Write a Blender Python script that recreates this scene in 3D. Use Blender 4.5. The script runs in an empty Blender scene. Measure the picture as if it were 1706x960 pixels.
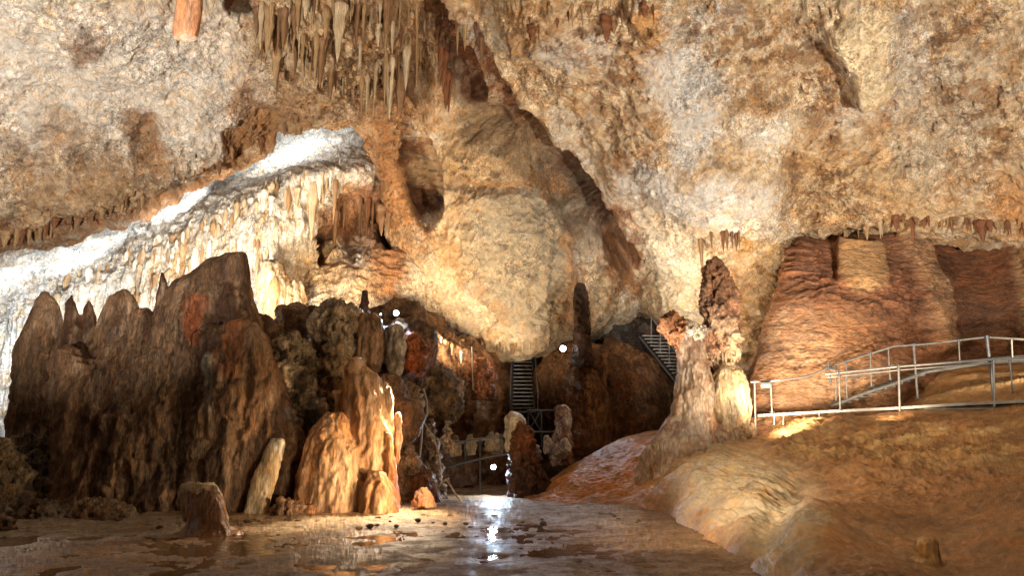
import bpy, bmesh, math, random
import numpy as np
from mathutils import Vector

random.seed(7)
SC = bpy.context.scene
COL = SC.collection

# ------------------------------------------------------------------ camera
TH = math.radians(11.0)
FPX, CX, CY, CAMZ = 1313.0, 853.0, 480.0, 1.7
cam_d = bpy.data.cameras.new('camera')
cam_d.sensor_width = 36.0
cam_d.lens = 36.0 * FPX / 1706.0
cam_d.clip_start, cam_d.clip_end = 0.05, 500
cam = bpy.data.objects.new('camera', cam_d)
cam.location = (0, 0, CAMZ)
cam.rotation_euler = (math.pi / 2 + TH, 0, 0)
COL.objects.link(cam)
SC.camera = cam


def W(px, py, Y):
    """world point at forward distance Y seen at photo pixel px, py"""
    u, v = (px - CX) / FPX, (CY - py) / FPX
    s = Y / (math.cos(TH) - v * math.sin(TH))
    return np.array((u * s, Y, CAMZ + s * (math.sin(TH) + v * math.cos(TH))))


def PX(P):
    """project world points (n,3) back to photo pixels"""
    x, y, z = P[:, 0], P[:, 1], P[:, 2] - CAMZ
    d = np.maximum(y * math.cos(TH) + z * math.sin(TH), .05)
    v = (z * math.cos(TH) - y * math.sin(TH)) / d
    return CX + FPX * x / d, CY - FPX * v


# ------------------------------------------------------------------ world, exposure
wd = bpy.data.worlds.new('World')
SC.world = wd
wd.use_nodes = True
wd.node_tree.nodes['Background'].inputs[0].default_value = (1.0, .80, .60, 1)
wd.node_tree.nodes['Background'].inputs[1].default_value = .05
SC.view_settings.view_transform = 'Standard'
SC.view_settings.look = 'None'
SC.view_settings.gamma = 1
SC.view_settings.exposure = 0.42
SC.cycles.max_bounces = 6
SC.cycles.diffuse_bounces = 3
SC.cycles.glossy_bounces = 3
SC.cycles.sample_clamp_indirect = 4

COOL, NEUT, WARM, AMB = (.86, .93, 1), (1, .945, .865), (1, .80, .55), (1, .66, .34)


def lamp(kind, name, loc, energy, color, target=None, size=.3, angle=70, blend=.8, parent=None):
    l = bpy.data.lights.new(name, kind)
    l.energy, l.color = energy, color
    if kind == 'AREA':
        l.shape, l.size = 'DISK', size
    else:
        l.shadow_soft_size = size
    if kind == 'SPOT':
        l.spot_size, l.spot_blend = math.radians(angle), blend
    o = bpy.data.objects.new(name, l)
    o.location = loc
    if target is not None:
        o.rotation_euler = (Vector(target) - Vector(loc)).to_track_quat('-Z', 'Y').to_euler()
    COL.objects.link(o)
    if parent:
        o.parent = parent
        o.location = Vector(loc) - parent.location
    return o


# up-lights standing on the cave floor, either side and behind the viewer, plus two added grazing ones
lamp('SPOT', 'floor_uplight', (10, 4, .6), 18500, NEUT, W(1330, 100, 22), .3, 78, 1)
lamp('SPOT', 'floor_uplight', (-9, 5, .6), 19000, NEUT, W(200, 20, 22), .3, 66, 1)
lamp('SPOT', 'floor_uplight', (2, 9, .5), 4200, WARM, W(760, 10, 24), .4, 50, 1)
lamp('SPOT', 'added_crest_uplight', (1.8, 20.5, 1.6), 2200, NEUT, W(1150, 100, 23), .2, 84, 1)  # unseen lamp added to graze the vault and bring out relief
lamp('SPOT', 'added_gallery_uplight', W(1560, 700, 21.5), 2400, WARM, W(1400, 200, 21), .3, 130, 1)  # another unseen lamp, added below the gallery to graze the ceiling
# floods tucked behind the ceiling overhang, raking the pale ledge
lamp('SPOT', 'ledge_flood', W(-60, 365, 29), 820, COOL, W(-40, 520, 32), .25, 140, 1)
lamp('SPOT', 'ledge_flood', W(120, 345, 30), 820, COOL, W(100, 470, 33), .25, 140, 1)
lamp('SPOT', 'ledge_flood', W(290, 275, 31), 820, COOL, W(250, 400, 34), .25, 140, 1)
lamp('SPOT', 'ledge_flood', W(450, 170, 31), 820, COOL, W(500, 270, 34), .25, 140, 1)
# floods behind the dark massif
lamp('SPOT', 'drapery_flood', W(60, 640, 26), 2000, COOL, W(60, 520, 31), .3, 120, 1)
lamp('SPOT', 'drapery_flood', W(330, 520, 24.5), 3600, NEUT, W(350, 400, 31), .3, 120, 1)
lamp('SPOT', 'drapery_flood', W(470, 540, 25), 1900, WARM, W(540, 370, 31), .3, 120, 1)
# floods below the central lobe and by the columns
lamp('SPOT', 'lobe_flood', W(700, 575, 26.5), 2000, WARM, W(720, 400, 32), .5, 150, 1)
lamp('SPOT', 'lobe_flood', W(880, 640, 28.5), 380, WARM, W(860, 450, 32), .5, 130, 1)
lamp('SPOT', 'column_flood', W(1065, 540, 27), 650, NEUT, W(1120, 420, 31), .2, 130, 1)
lamp('SPOT', 'column_flood', W(1130, 560, 24.5), 700, WARM, W(1250, 470, 27), .2, 130, 1)
lamp('SPOT', 'column_front_flood', W(1290, 735, 19), 520, WARM, W(1180, 600, 22), .2, 70, 1)
# low warm floods on the mound and the flowstone, with unseen added ones among them
lamp('SPOT', 'mound_flood', W(880, 822, 17.5), 1300, AMB, W(575, 780, 20), .25, 50, .8)
lamp('SPOT', 'flowstone_flood', W(1290, 705, 20.5), 1300, WARM, W(1350, 560, 24.5), .2, 115, 1)
lamp('SPOT', 'flowstone_flood', W(1480, 690, 19.5), 300, WARM, W(1480, 500, 24.5), .2, 115, 1)
lamp('SPOT', 'shore_flood', W(690, 640, 20.5), 1500, WARM, W(560, 866, 18), .15, 90, 1)
lamp('SPOT', 'added_slope_rake', (-1.5, 11, 3.4), 2100, WARM, W(1330, 800, 17), .25, 62, 1)  # unseen lamp added so raking light shows the ribs
lamp('SPOT', 'added_slope_rake', (0, 5, 7.5), 1300, WARM, W(1450, 820, 15), .3, 64, 1)  # added unseen overhead fill for the slope and its small stump
lamp('SPOT', 'gallery_flood', W(1780, 560, 19.5), 500, WARM, W(1620, 640, 22.8), .2, 90, 1)
lamp('SPOT', 'added_mound_fill', W(1040, 752, 25.5), 500, WARM, W(1010, 660, 31), .2, 80, 1)  # unseen fill added to warm the central mound
lamp('SPOT', 'pit_flood', W(800, 845, 21), 420, WARM, W(790, 735, 26), .2, 90, 1)
lamp('SPOT', 'added_slab_fill', W(640, 875, 15), 260, WARM, W(445, 800, 19), .12, 45, 1)  # added unseen lamp brightening the leaning slab and the stump edge
lamp('SPOT', 'side_flood', W(-40, 735, 24.5), 900, COOL, W(40, 760, 21), .2, 150, 1)
lamp('SPOT', 'side_flood', W(-260, 760, 15), 700, COOL, W(60, 930, 12), .2, 70, 1)
lamp('SPOT', 'added_hall_fill', (9.5, 12, 2.6), 2100, WARM, W(320, 640, 20), .25, 40, 1)  # unseen lamp added to rake the dark massif from the right
lamp('SPOT', 'added_hall_fill', (7, 6, 1.2), 900, WARM, W(620, 610, 22), .3, 26, .8)  # added unseen fill on the crumbly massif


# ------------------------------------------------------------------ noise (vectorised gradient noise)
_rng = np.random.default_rng(11)
_perm = np.concatenate([_rng.permutation(256)] * 3)
_grad = _rng.normal(size=(256, 3))
_grad /= np.linalg.norm(_grad, axis=1)[:, None]
_grad = _grad.astype(np.float32)


def perlin(P):
    P = P.astype(np.float32)
    F = np.floor(P)
    I = F.astype(np.int64) & 255
    f = P - F
    t = f * f * f * (f * (f * 6 - 15) + 10)
    r = 0
    for dx in (0, 1):
        wx = t[:, 0] if dx else 1 - t[:, 0]
        a = _perm[(I[:, 0] + dx) & 255]
        for dy in (0, 1):
            wy = t[:, 1] if dy else 1 - t[:, 1]
            b = _perm[a + ((I[:, 1] + dy) & 255)]
            for dz in (0, 1):
                wz = t[:, 2] if dz else 1 - t[:, 2]
                g = _grad[_perm[b + ((I[:, 2] + dz) & 255)]]
                r = r + wx * wy * wz * (g[:, 0] * (f[:, 0] - dx) + g[:, 1] * (f[:, 1] - dy) + g[:, 2] * (f[:, 2] - dz))
    return r * 1.5


def fbm(P, freq=1.0, octv=4, rough=.5, off=0.0, sc=(1, 1, 1)):
    Q = P * np.array(sc) * freq + off
    a, s, n = 1.0, 0, 0
    for _ in range(octv):
        s = s + a * perlin(Q)
        n += a
        a *= rough
        Q = Q * 2.03 + 17.3
    return s / n


def ridged(P, freq=1.0, octv=3, rough=.5, off=0.0, sc=(1, 1, 1)):
    Q = P * np.array(sc) * freq + off
    a, s, n = 1.0, 0, 0
    for _ in range(octv):
        s = s + a * (1 - 2 * np.abs(perlin(Q)))
        n += a
        a *= rough
        Q = Q * 2.03 + 9.1
    return s / n


def sstep(a, b, x):
    t = np.clip((x - a) / (b - a), 0, 1)
    return t * t * (3 - 2 * t)


def stroke(px, py, pts, soft=.6):
    """0..1 mask of a stroke: pts = (px, py, half width)"""
    best = np.full(px.shape, 1e9)
    if len(pts) == 1:
        pts = pts * 2
    for (x0, y0, r0), (x1, y1, r1) in zip(pts[:-1], pts[1:]):
        dx, dy = x1 - x0, y1 - y0
        L = dx * dx + dy * dy + 1e-6
        t = np.clip(((px - x0) * dx + (py - y0) * dy) / L, 0, 1)
        d = np.hypot(px - x0 - t * dx, py - y0 - t * dy) / (r0 + t * (r1 - r0))
        best = np.minimum(best, d)
    return 1 - sstep(1 - soft, 1 + soft, best)


# ------------------------------------------------------------------ materials
def rock_mat(name, fine=9.0, contrast=.55, bump=.5, bdist=.06, rough=.75, stretch=(1, 1, 1), speck=.35, wet=0.0, hue=(1.25, .95, .6), mask_lo=.75):
    m = bpy.data.materials.new(name)
    m.use_nodes = True
    nt = m.node_tree
    N, Lk = nt.nodes, nt.links
    b = N['Principled BSDF']
    tc = N.new('ShaderNodeTexCoord')
    mp = N.new('ShaderNodeMapping')
    mp.inputs['Scale'].default_value = stretch
    Lk.new(tc.outputs['Object'], mp.inputs[0])

    def noise(scale, detail, rg, dist=0.0):
        n = N.new('ShaderNodeTexNoise')
        n.inputs['Scale'].default_value = scale
        n.inputs['Detail'].default_value = detail
        n.inputs['Roughness'].default_value = rg
        n.inputs['Distortion'].default_value = dist
        Lk.new(mp.outputs[0], n.inputs['Vector'])
        return n

    def ramp(src, a, bb, lo, hi):
        r = N.new('ShaderNodeMapRange')
        r.inputs[1].default_value, r.inputs[2].default_value = a, bb
        r.inputs[3].default_value, r.inputs[4].default_value = lo, hi
        Lk.new(src, r.inputs[0])
        return r.outputs[0]

    at = N.new('ShaderNodeAttribute')
    at.attribute_name = 'Col'
    n1 = noise(fine * .22, 8, .62, .4)
    n2 = noise(fine, 6, .68, .6)
    n3 = noise(fine * 3.3, 4, .6)
    f1 = ramp(n1.outputs[0], .35, .65, 1 - contrast * .6, 1 + contrast * .5)
    f2 = ramp(n2.outputs[0], .36, .64, 1 - contrast, 1 + contrast * .75)
    f3 = ramp(n3.outputs[0], .38, .62, 1 - speck, 1 + speck)
    mu = N.new('ShaderNodeMath'); mu.operation = 'MULTIPLY'
    Lk.new(f1, mu.inputs[0]); Lk.new(f2, mu.inputs[1])
    mu2 = N.new('ShaderNodeMath'); mu2.operation = 'MULTIPLY'
    Lk.new(mu.outputs[0], mu2.inputs[0]); Lk.new(f3, mu2.inputs[1])
    nm = noise(.55, 5, .6, .5)
    fm = ramp(nm.outputs[0], .40, .60, mask_lo, 1.15)
    one = N.new('ShaderNodeMath'); one.operation = 'SUBTRACT'
    Lk.new(mu2.outputs[0], one.inputs[0]); one.inputs[1].default_value = 1.0
    lerp = N.new('ShaderNodeMath'); lerp.operation = 'MULTIPLY_ADD'
    Lk.new(one.outputs[0], lerp.inputs[0]); Lk.new(fm, lerp.inputs[1]); lerp.inputs[2].default_value = 1.0
    lerp.use_clamp = False
    vm = N.new('ShaderNodeVectorMath'); vm.operation = 'SCALE'
    Lk.new(at.outputs['Color'], vm.inputs[0]); Lk.new(lerp.outputs[0], vm.inputs['Scale'])
    # ochre blooms
    n4 = noise(fine * .5, 7, .7, 1.2)
    f4 = ramp(n4.outputs[0], .48, .66, 0, .8)
    tint = N.new('ShaderNodeVectorMath'); tint.operation = 'MULTIPLY'
    Lk.new(vm.outputs[0], tint.inputs[0]); tint.inputs[1].default_value = hue
    mx = N.new('ShaderNodeMix'); mx.data_type = 'VECTOR'
    Lk.new(f4, mx.inputs[0]); Lk.new(vm.outputs[0], mx.inputs[4]); Lk.new(tint.outputs[0], mx.inputs[5])
    Lk.new(mx.outputs[1], b.inputs['Base Color'])
    # bump
    ad = N.new('ShaderNodeMath'); ad.operation = 'MULTIPLY_ADD'
    Lk.new(n2.outputs[0], ad.inputs[0]); ad.inputs[1].default_value = 1.0
    n3s = N.new('ShaderNodeMath'); n3s.operation = 'MULTIPLY'
    Lk.new(n3.outputs[0], n3s.inputs[0]); n3s.inputs[1].default_value = .4
    Lk.new(n3s.outputs[0], ad.inputs[2])
    bp = N.new('ShaderNodeBump')
    bp.inputs['Strength'].default_value = bump
    bp.inputs['Distance'].default_value = bdist
    Lk.new(ad.outputs[0], bp.inputs['Height'])
    Lk.new(bp.outputs[0], b.inputs['Normal'])
    if wet > 0:
        r = ramp(n1.outputs[0], .42, .58, rough, max(.12, rough - wet))
        Lk.new(r, b.inputs['Roughness'])
    else:
        b.inputs['Roughness'].default_value = rough
    b.inputs['Specular IOR Level'].default_value = .35
    return m


def plain_mat(name, col, rough=.5, metal=0.0, emit=None, es=0, var=.25, scale=20):
    m = bpy.data.materials.new(name)
    m.use_nodes = True
    nt = m.node_tree
    b = nt.nodes['Principled BSDF']
    tc = nt.nodes.new('ShaderNodeTexCoord')
    n = nt.nodes.new('ShaderNodeTexNoise')
    n.inputs['Scale'].default_value = scale
    n.inputs['Detail'].default_value = 5
    nt.links.new(tc.outputs['Object'], n.inputs['Vector'])
    r = nt.nodes.new('ShaderNodeMix'); r.data_type = 'RGBA'
    r.inputs[6].default_value = (*[c * (1 - var) for c in col], 1)
    r.inputs[7].default_value = (*[min(1, c * (1 + var)) for c in col], 1)
    nt.links.new(n.outputs[0], r.inputs[0])
    nt.links.new(r.outputs[2], b.inputs['Base Color'])
    b.inputs['Roughness'].default_value = rough
    b.inputs['Metallic'].default_value = metal
    if emit:
        b.inputs['Emission Color'].default_value = (*emit, 1)
        b.inputs['Emission Strength'].default_value = es
    return m


M_CEIL = rock_mat('ceiling_rock', 7, .45, 1.0, .17, .8, (1, 1, .8), .30, mask_lo=.25)
M_LEDGE = rock_mat('ledge_rock', 7, .50, 1.0, .12, .8, (1, 1, .55), .35)
M_ROCK = rock_mat('brown_rock', 7, .65, .9, .10, .62, (1, 1, .6), .4, .25)
M_DARK = rock_mat('draped_brown_rock', 7, .6, 1.0, .08, .6, (1.3, 1.3, .28), .35, .2)
M_FLUTE = rock_mat('flowstone_rock', 6, .45, .7, .05, .45, (1.3, 1.3, .3), .25, .15)
M_WALL = rock_mat('layered_rock', 5, .55, 1.0, .12, .65, (.6, .6, 1.7), .3, .1)
M_MUD = rock_mat('wet_mud', 7, .5, .6, .03, .70, (1, 1, 1), .35, .30)
M_SLOPE = rock_mat('mud_slope_rock', 3.5, .28, .5, .05, .5, (.9, .9, 1.1), .14, .12)
M_STEEL = plain_mat('galvanised_steel', (.21, .20, .185), .55, .5, var=.45, scale=7)
M_DSTEEL = plain_mat('dull_steel', (.12, .13, .14), .5, .6)
M_LENS = plain_mat('lit_lens', (.9, .95, 1), .3, 0, (.75, .88, 1), 60)
M_BLACK = plain_mat('lamp_housing', (.03, .03, .03), .5)
M_TWIG = plain_mat('pale_root', (.42, .36, .28), .8, 0, var=.5)

CREAM, GREY, OCHRE, RUST = (.52, .405, .27), (.50, .475, .44), (.42, .235, .09), (.20, .075, .025)
DARK, WHITE, TAN, BROWN = (.06, .028, .013), (.74, .70, .62), (.40, .25, .13), (.17, .085, .04)
ORANGE = (.50, .22, .075)


# ------------------------------------------------------------------ mesh helpers
def prop(o, label=None, cat=None, group=None, kind=None):
    if label: o['label'] = label
    if cat: o['category'] = cat
    if group: o['group'] = group
    if kind: o['kind'] = kind
    return o


def make_mesh(name, V, quads, mat, cols=None, smooth=True, parent=None, link=True):
    me = bpy.data.meshes.new(name)
    V = np.asarray(V, dtype=np.float32)
    Q = np.asarray(quads, dtype=np.int32)
    me.vertices.add(len(V))
    me.vertices.foreach_set('co', V.ravel())
    nq, k = Q.shape
    me.loops.add(nq * k)
    me.loops.foreach_set('vertex_index', Q.ravel())
    me.polygons.add(nq)
    me.polygons.foreach_set('loop_start', np.arange(nq, dtype=np.int32) * k)
    me.update(calc_edges=True)
    me.validate()
    me.polygons.foreach_set('use_smooth', np.full(len(me.polygons), smooth))
    if cols is not None:
        set_col(me, cols)
    me.materials.append(mat)
    if not link:
        return me
    o = bpy.data.objects.new(name, me)
    COL.objects.link(o)
    if parent:
        o.parent = parent
    return o


def set_col(me, cols):
    a = me.color_attributes.new('Col', 'FLOAT_COLOR', 'POINT')
    c = np.ones((len(cols), 4), dtype=np.float32)
    c[:, :3] = np.clip(cols, 0, 1)
    a.data.foreach_set('color', c.ravel())


def mixc(c, mask, col):
    return c + (np.array(col) - c) * np.clip(mask, 0, 1)[:, None]


def crom(a, b, c, d, t):
    return .5 * ((2 * b) + (-a + c) * t + (2 * a - 5 * b + 4 * c - d) * t * t + (-a + 3 * b - 3 * c + d) * t ** 3)


def resample(A, ns):
    """A [n, m, 3]; cubic resampling along axis 0 with ns[i] steps in cell i"""
    n = len(A)
    out = []
    for i in range(n - 1):
        a, b, c, d = A[max(i - 1, 0)], A[i], A[i + 1], A[min(i + 2, n - 1)]
        for k in range(ns[i]):
            out.append(crom(a, b, c, d, k / ns[i]))
    out.append(A[-1])
    return np.array(out)


def patch(name, rows, mat, step=2.0, disp=None, color=None, flip=False):
    """rows: list of rows of (px, py, Y) control points -> one displaced sheet"""
    R = np.array(rows, dtype=float)
    Wd = np.array([[W(*p) for p in r] for r in rows])

    def counts(P):                                            # steps per cell along axis 0
        n = []
        for i in range(len(P) - 1):
            d = np.hypot(P[i + 1, :, 0] - P[i, :, 0], P[i + 1, :, 1] - P[i, :, 1])
            d = max(d.max(), 8)
            mx, my = P[i:i + 2, :, 0], P[i:i + 2, :, 1]
            out = mx.max() < -20 or mx.min() > 1726 or my.max() < -20 or my.min() > 980
            n.append(max(2, int(d / (step * (7 if out else 1)))))
        return n
    nv, nu = counts(R), counts(R.transpose(1, 0, 2))
    G = resample(Wd, nv)
    G = resample(G.transpose(1, 0, 2), nu).transpose(1, 0, 2)
    h, w = G.shape[:2]
    gu, gv = np.gradient(G, axis=1), np.gradient(G, axis=0)
    Nn = np.cross(gu, gv)
    Nn /= np.linalg.norm(Nn, axis=2)[..., None] + 1e-9
    P, Nn = G.reshape(-1, 3), Nn.reshape(-1, 3)
    toward = np.sum(Nn * (np.array([0, 0, CAMZ]) - P), axis=1)
    if np.mean(toward) < 0:
        Nn = -Nn
        flip = not flip
    px, py = PX(P)
    if disp is not None:
        P = P + Nn * disp(P, px, py)[:, None]
    cols = color(P, px, py) if color is not None else np.tile(CREAM, (len(P), 1))
    idx = np.arange(h * w).reshape(h, w)
    q = np.stack([idx[:-1, :-1], idx[:-1, 1:], idx[1:, 1:], idx[1:, :-1]], -1).reshape(-1, 4)
    if not flip:
        q = q[:, ::-1]
    return make_mesh(name, P, q, mat, cols)


def loft_geo(prof, Y, ratio=.8, seg=28, maxd=2.0, tilt=0.0, sub=4, flat=False):
    """closed tube through (py, left px, right px) rows at distance Y (tilt: metres back per metre up)"""
    pr = np.array(prof, dtype=float)
    rows = []
    wd_ = pr[0, 2] - pr[0, 1]
    if not flat and wd_ > 14:                                  # rounded, slightly lopsided crown
        e = .35 * wd_ * (.6 + .4 * math.sin(pr[0, 1]))
        k = .30 + .1 * math.sin(pr[0, 1] * 3)
        top = (pr[0, 0] - e * .75, pr[0, 1] + wd_ * k * .8, pr[0, 2] - wd_ * (k * 1.1))
        mid = (pr[0, 0] - e * .4, pr[0, 1] + wd_ * .13, pr[0, 2] - wd_ * .15)
        pr = np.vstack([top, mid, pr])
    z0 = W(pr[-1, 1], pr[-1, 0], Y)[2]
    out = []
    for i in range(len(pr) - 1):
        for k in range(sub):
            out.append(pr[i] + (pr[i + 1] - pr[i]) * k / sub)
    out.append(pr[-1])
    for py, xl, xr in out:
        z = W(xl, py, Y)[2]
        YY = Y + tilt * (z - z0)
        a, b = W(xl, py, YY), W(xr, py, YY)
        c, r = (a + b) / 2, (b[0] - a[0]) / 2
        d = min(r * ratio, maxd)
        ang = np.arange(seg) * 2 * math.pi / seg
        rows.append(np.stack([c[0] + r * np.cos(ang), c[1] + d * np.sin(ang), np.full(seg, c[2])], -1))
    V = np.concatenate(rows)
    n = len(rows)
    F = []
    for i in range(n - 1):
        for j in range(seg):
            k = (j + 1) % seg
            F.append((i * seg + j, i * seg + k, (i + 1) * seg + k, (i + 1) * seg + j))
    F.append(tuple(range(seg))[::-1])
    F.append(tuple(range((n - 1) * seg, n * seg)))
    return V, F


def ball_geo(px, py, Y, r, sz=1.0, sy=1.0):
    bm = bmesh.new()
    bmesh.ops.create_icosphere(bm, subdivisions=3, radius=1)
    c = W(px, py, Y)
    V = np.array([(c[0] + v.co.x * r, c[1] + v.co.y * r * sy, c[2] + v.co.z * r * sz) for v in bm.verts])
    F = [tuple(v.index for v in f.verts) for f in bm.faces]
    bm.free()
    return V, F


def union(geos, voxel):
    me = bpy.data.meshes.new('tmp')
    Vs, Fs, n = [], [], 0
    for V, F in geos:
        Vs += [tuple(v) for v in V]
        Fs += [tuple(i + n for i in f) for f in F]
        n += len(V)
    me.from_pydata(Vs, [], Fs)
    o = bpy.data.objects.new('tmp', me)
    COL.objects.link(o)
    md = o.modifiers.new('r', 'REMESH')
    md.mode, md.voxel_size = 'VOXEL', voxel
    sm = o.modifiers.new('s', 'SMOOTH')
    sm.iterations, sm.factor = 3, .5
    dg = bpy.context.evaluated_depsgraph_get()
    ev = o.evaluated_get(dg)
    out = bpy.data.meshes.new_from_object(ev)
    bpy.data.objects.remove(o)
    bpy.data.meshes.remove(me)
    return out


def rock(name, geos, mat, voxel=.05, disp=None, color=None, parent=None):
    me = union(geos, voxel)
    me.name = name
    n = len(me.vertices)
    P = np.empty(n * 3, np.float32); me.vertices.foreach_get('co', P); P = P.reshape(-1, 3).astype(float)
    Nn = np.empty(n * 3, np.float32); me.vertex_normals.foreach_get('vector', Nn); Nn = Nn.reshape(-1, 3).astype(float)
    px, py = PX(P)
    if disp is not None:
        P = P + Nn * disp(P, px, py)[:, None]
        me.vertices.foreach_set('co', P.astype(np.float32).ravel())
    set_col(me, color(P, px, py) if color else np.tile(BROWN, (n, 1)))
    me.materials.clear(); me.materials.append(mat)
    me.update()
    me.polygons.foreach_set('use_smooth', np.full(len(me.polygons), True))
    o = bpy.data.objects.new(name, me)
    COL.objects.link(o)
    if parent: o.parent = parent
    return o


def d_flute(fl=.10, lump=.12, ff=2.2, fine=.03):
    def f(P, px, py):
        Q = P + .22 * np.stack([fbm(P, 1.1, 3, .6, 1), fbm(P, 1.1, 3, .6, 7), 2 * fbm(P, 1.1, 3, .6, 13)], -1)
        return (-.45 * fl - .35 * fine + fl * ridged(Q, ff, 3, .55, 3.1, (1, 1, .13)) + lump * fbm(Q, .9, 4, .55, 5.2) - .5 * lump * sstep(.15, .45, fbm(Q, 1.6, 4, .6, 55, (1, 1, .25)))
                + fine * fbm(P, 6, 3, .6, 1.7, (1, 1, .6)) + fine * ridged(Q, 5, 3, .6, 8, (1, 1, .35)))
    return f


def d_crag(a=.22, b=.10, fine=.05):
    def f(P, px, py):
        Q = P + .3 * np.stack([fbm(P, .8, 2, .5, 1), fbm(P, .8, 2, .5, 7), fbm(P, .8, 2, .5, 13)], -1)
        return (a * fbm(Q, .7, 4, .55) + b * ridged(Q, 1.7, 3, .55, 4.4, (1, 1, .5)) + fine * ridged(Q, 5, 3, .6, 2.2, (1, 1, .6)))
    return f


def d_knob(a=.08):
    def f(P, px, py):
        Q = P + .10 * np.stack([fbm(P, 3, 2, .5, 1), fbm(P, 3, 2, .5, 7), fbm(P, 3, 2, .5, 13)], -1)
        return a * (1.1 * fbm(Q, 2.2, 4, .6, 5) + .9 * ridged(Q, 3.6, 3, .6, 2, (1, 1, .7)) - .9 * sstep(.1, .35, fbm(Q, 4.2, 3, .6, 9)) - .3)
    return f


def c_mix(base, *layers, streak=False):
    """layers: (colour, freq, threshold, softness, strength)"""
    def f(P, px, py):
        c = np.tile(base, (len(P), 1)).astype(float)
        for i, (col, fr, th, so, st) in enumerate(layers):
            n = fbm(P, fr, 5, .6, 11.3 * (i + 1), (1, 1, .25) if streak else (1, 1, .8))
            c = mixc(c, sstep(th - so, th + so, n) * st, col)
        return c
    return f


def paint(fn, strokes):
    def f(P, px, py):
        c = fn(P, px, py)
        wx = px + 10 * fbm(P, 1.1, 4, .6, 3) + 5 * fbm(P, 4, 3, .6, 9)
        wy = py + 14 * fbm(P, 1.1, 4, .6, 31) + 8 * fbm(P, 4, 3, .6, 19, (1, 1, .3))
        for pts, col, st in strokes:
            c = mixc(c, stroke(wx, wy, pts, .5) * st, col)
        return c
    return f


# ================================================================== SETTING
# ------------------------------------------------------------------ the main vault
cxs = [-900, -350, 0, 200, 400, 520, 620, 720, 860, 960, 1060, 1120, 1180, 1250, 1330, 1480, 1706, 2100, 2700]
ceil_rows = [
    ([-1500] * 19, [6] * 19),
    ([-700] * 19, [11, 11, 11, 11.5, 12, 13, 13, 13, 13, 13, 13, 12.8, 12.5, 12.2, 12, 11.5, 11, 11, 11]),
    ([-150] * 19, [14, 15, 16, 17, 18.5, 19, 20, 20.5, 20, 19.5, 19, 18.7, 18.5, 18.2, 18, 17, 16, 14, 12]),
    ([0] * 19, [15, 17, 18, 19, 20.5, 20.5, 22, 23.5, 22.5, 21.5, 21, 20.7, 20.5, 20.2, 20, 19, 18, 15, 13]),
    ([140, 130, 120, 110, 90, 75, 80] + [110] * 12,
     [16, 18, 20, 21, 22, 22, 24, 26, 25.5, 23.5, 22.5, 22.2, 22, 21.8, 21.5, 20.5, 19, 16, 14]),
    ([250, 240, 230, 210, 160, 125, 130, 220] + [210] * 11,
     [17, 19.5, 21.5, 22.5, 23, 23, 25, 28.5, 27, 26.5, 24, 23.7, 23.5, 23.2, 23, 22, 20, 17, 15]),
    ([330, 320, 320, 290, 215, 165, 175, 330] + [300] * 6 + [290] * 5,
     [18, 20.5, 22.5, 23.5, 24, 23.8, 26, 29.5, 28.6, 28.5, 26.5, 25.2, 24.5, 24.3, 24, 22.5, 21, 18, 16]),
    ([390, 380, 370, 330, 240, 180, 205, 430, 420, 400, 390, 375, 370, 370, 360, 345, 345, 340, 340],
     [19, 21.5, 23.5, 24.5, 25, 24.3, 27, 30.8, 29.6, 30, 30, 27.5, 26, 25.6, 25, 23.3, 22, 19, 17]),
    ([410, 400, 393, 352, 257, 193, 225, 500, 510, 490, 460, 450, 440, 440, 398, 372, 372, 360, 360],
     [19.6, 22.1, 24, 25, 25.5, 24.8, 28.5, 32.4, 31.0, 32, 33, 30, 28.5, 27.5, 25.6, 24, 22.5, 19.5, 17.5]),
    ([395, 385, 375, 335, 240, 175, 235, 570, 572, 560, 510, 520, 540, 560, 405, 378, 378, 365, 365],
     [21, 23.5, 25.5, 26.5, 27, 26.5, 30, 34.5, 32.5, 34, 34.5, 31.5, 30, 28.5, 27.5, 26, 24.5, 21, 19]),
    ([300, 290, 280, 240, 150, 90, 200, 560, 565, 550, 515, 535, 570, 640, 380, 340, 340, 330, 330],
     [24, 26, 28, 29, 30, 31, 33, 38, 38, 38, 37, 34, 32, 29.5, 31, 29, 27, 24, 22]),
]
rows = [[(cxs[i], pys[i], Ys[i]) for i in range(19)] for pys, Ys in ceil_rows]


def warp(P, px, py, a=16, b=7):
    wx = px + a * fbm(P, .6, 3, .6, 41) + b * fbm(P, 2.6, 3, .6, 5)
    wy = py + a * fbm(P, .6, 3, .6, 71) + b * fbm(P, 2.6, 3, .6, 25)
    return wx, wy


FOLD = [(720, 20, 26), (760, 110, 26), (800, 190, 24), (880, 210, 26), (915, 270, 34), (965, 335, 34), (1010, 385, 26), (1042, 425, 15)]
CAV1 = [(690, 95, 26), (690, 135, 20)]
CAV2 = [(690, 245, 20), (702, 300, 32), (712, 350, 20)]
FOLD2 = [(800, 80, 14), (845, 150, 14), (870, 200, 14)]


def streakq(P):
    """coordinates stretched along the slanting bedding of the vault"""
    a = P[:, 0] * .77 + P[:, 2] * .64
    c = -P[:, 0] * .64 + P[:, 2] * .77
    return np.stack([a * .55, P[:, 1] * .8, c * 3.0], -1)


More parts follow.
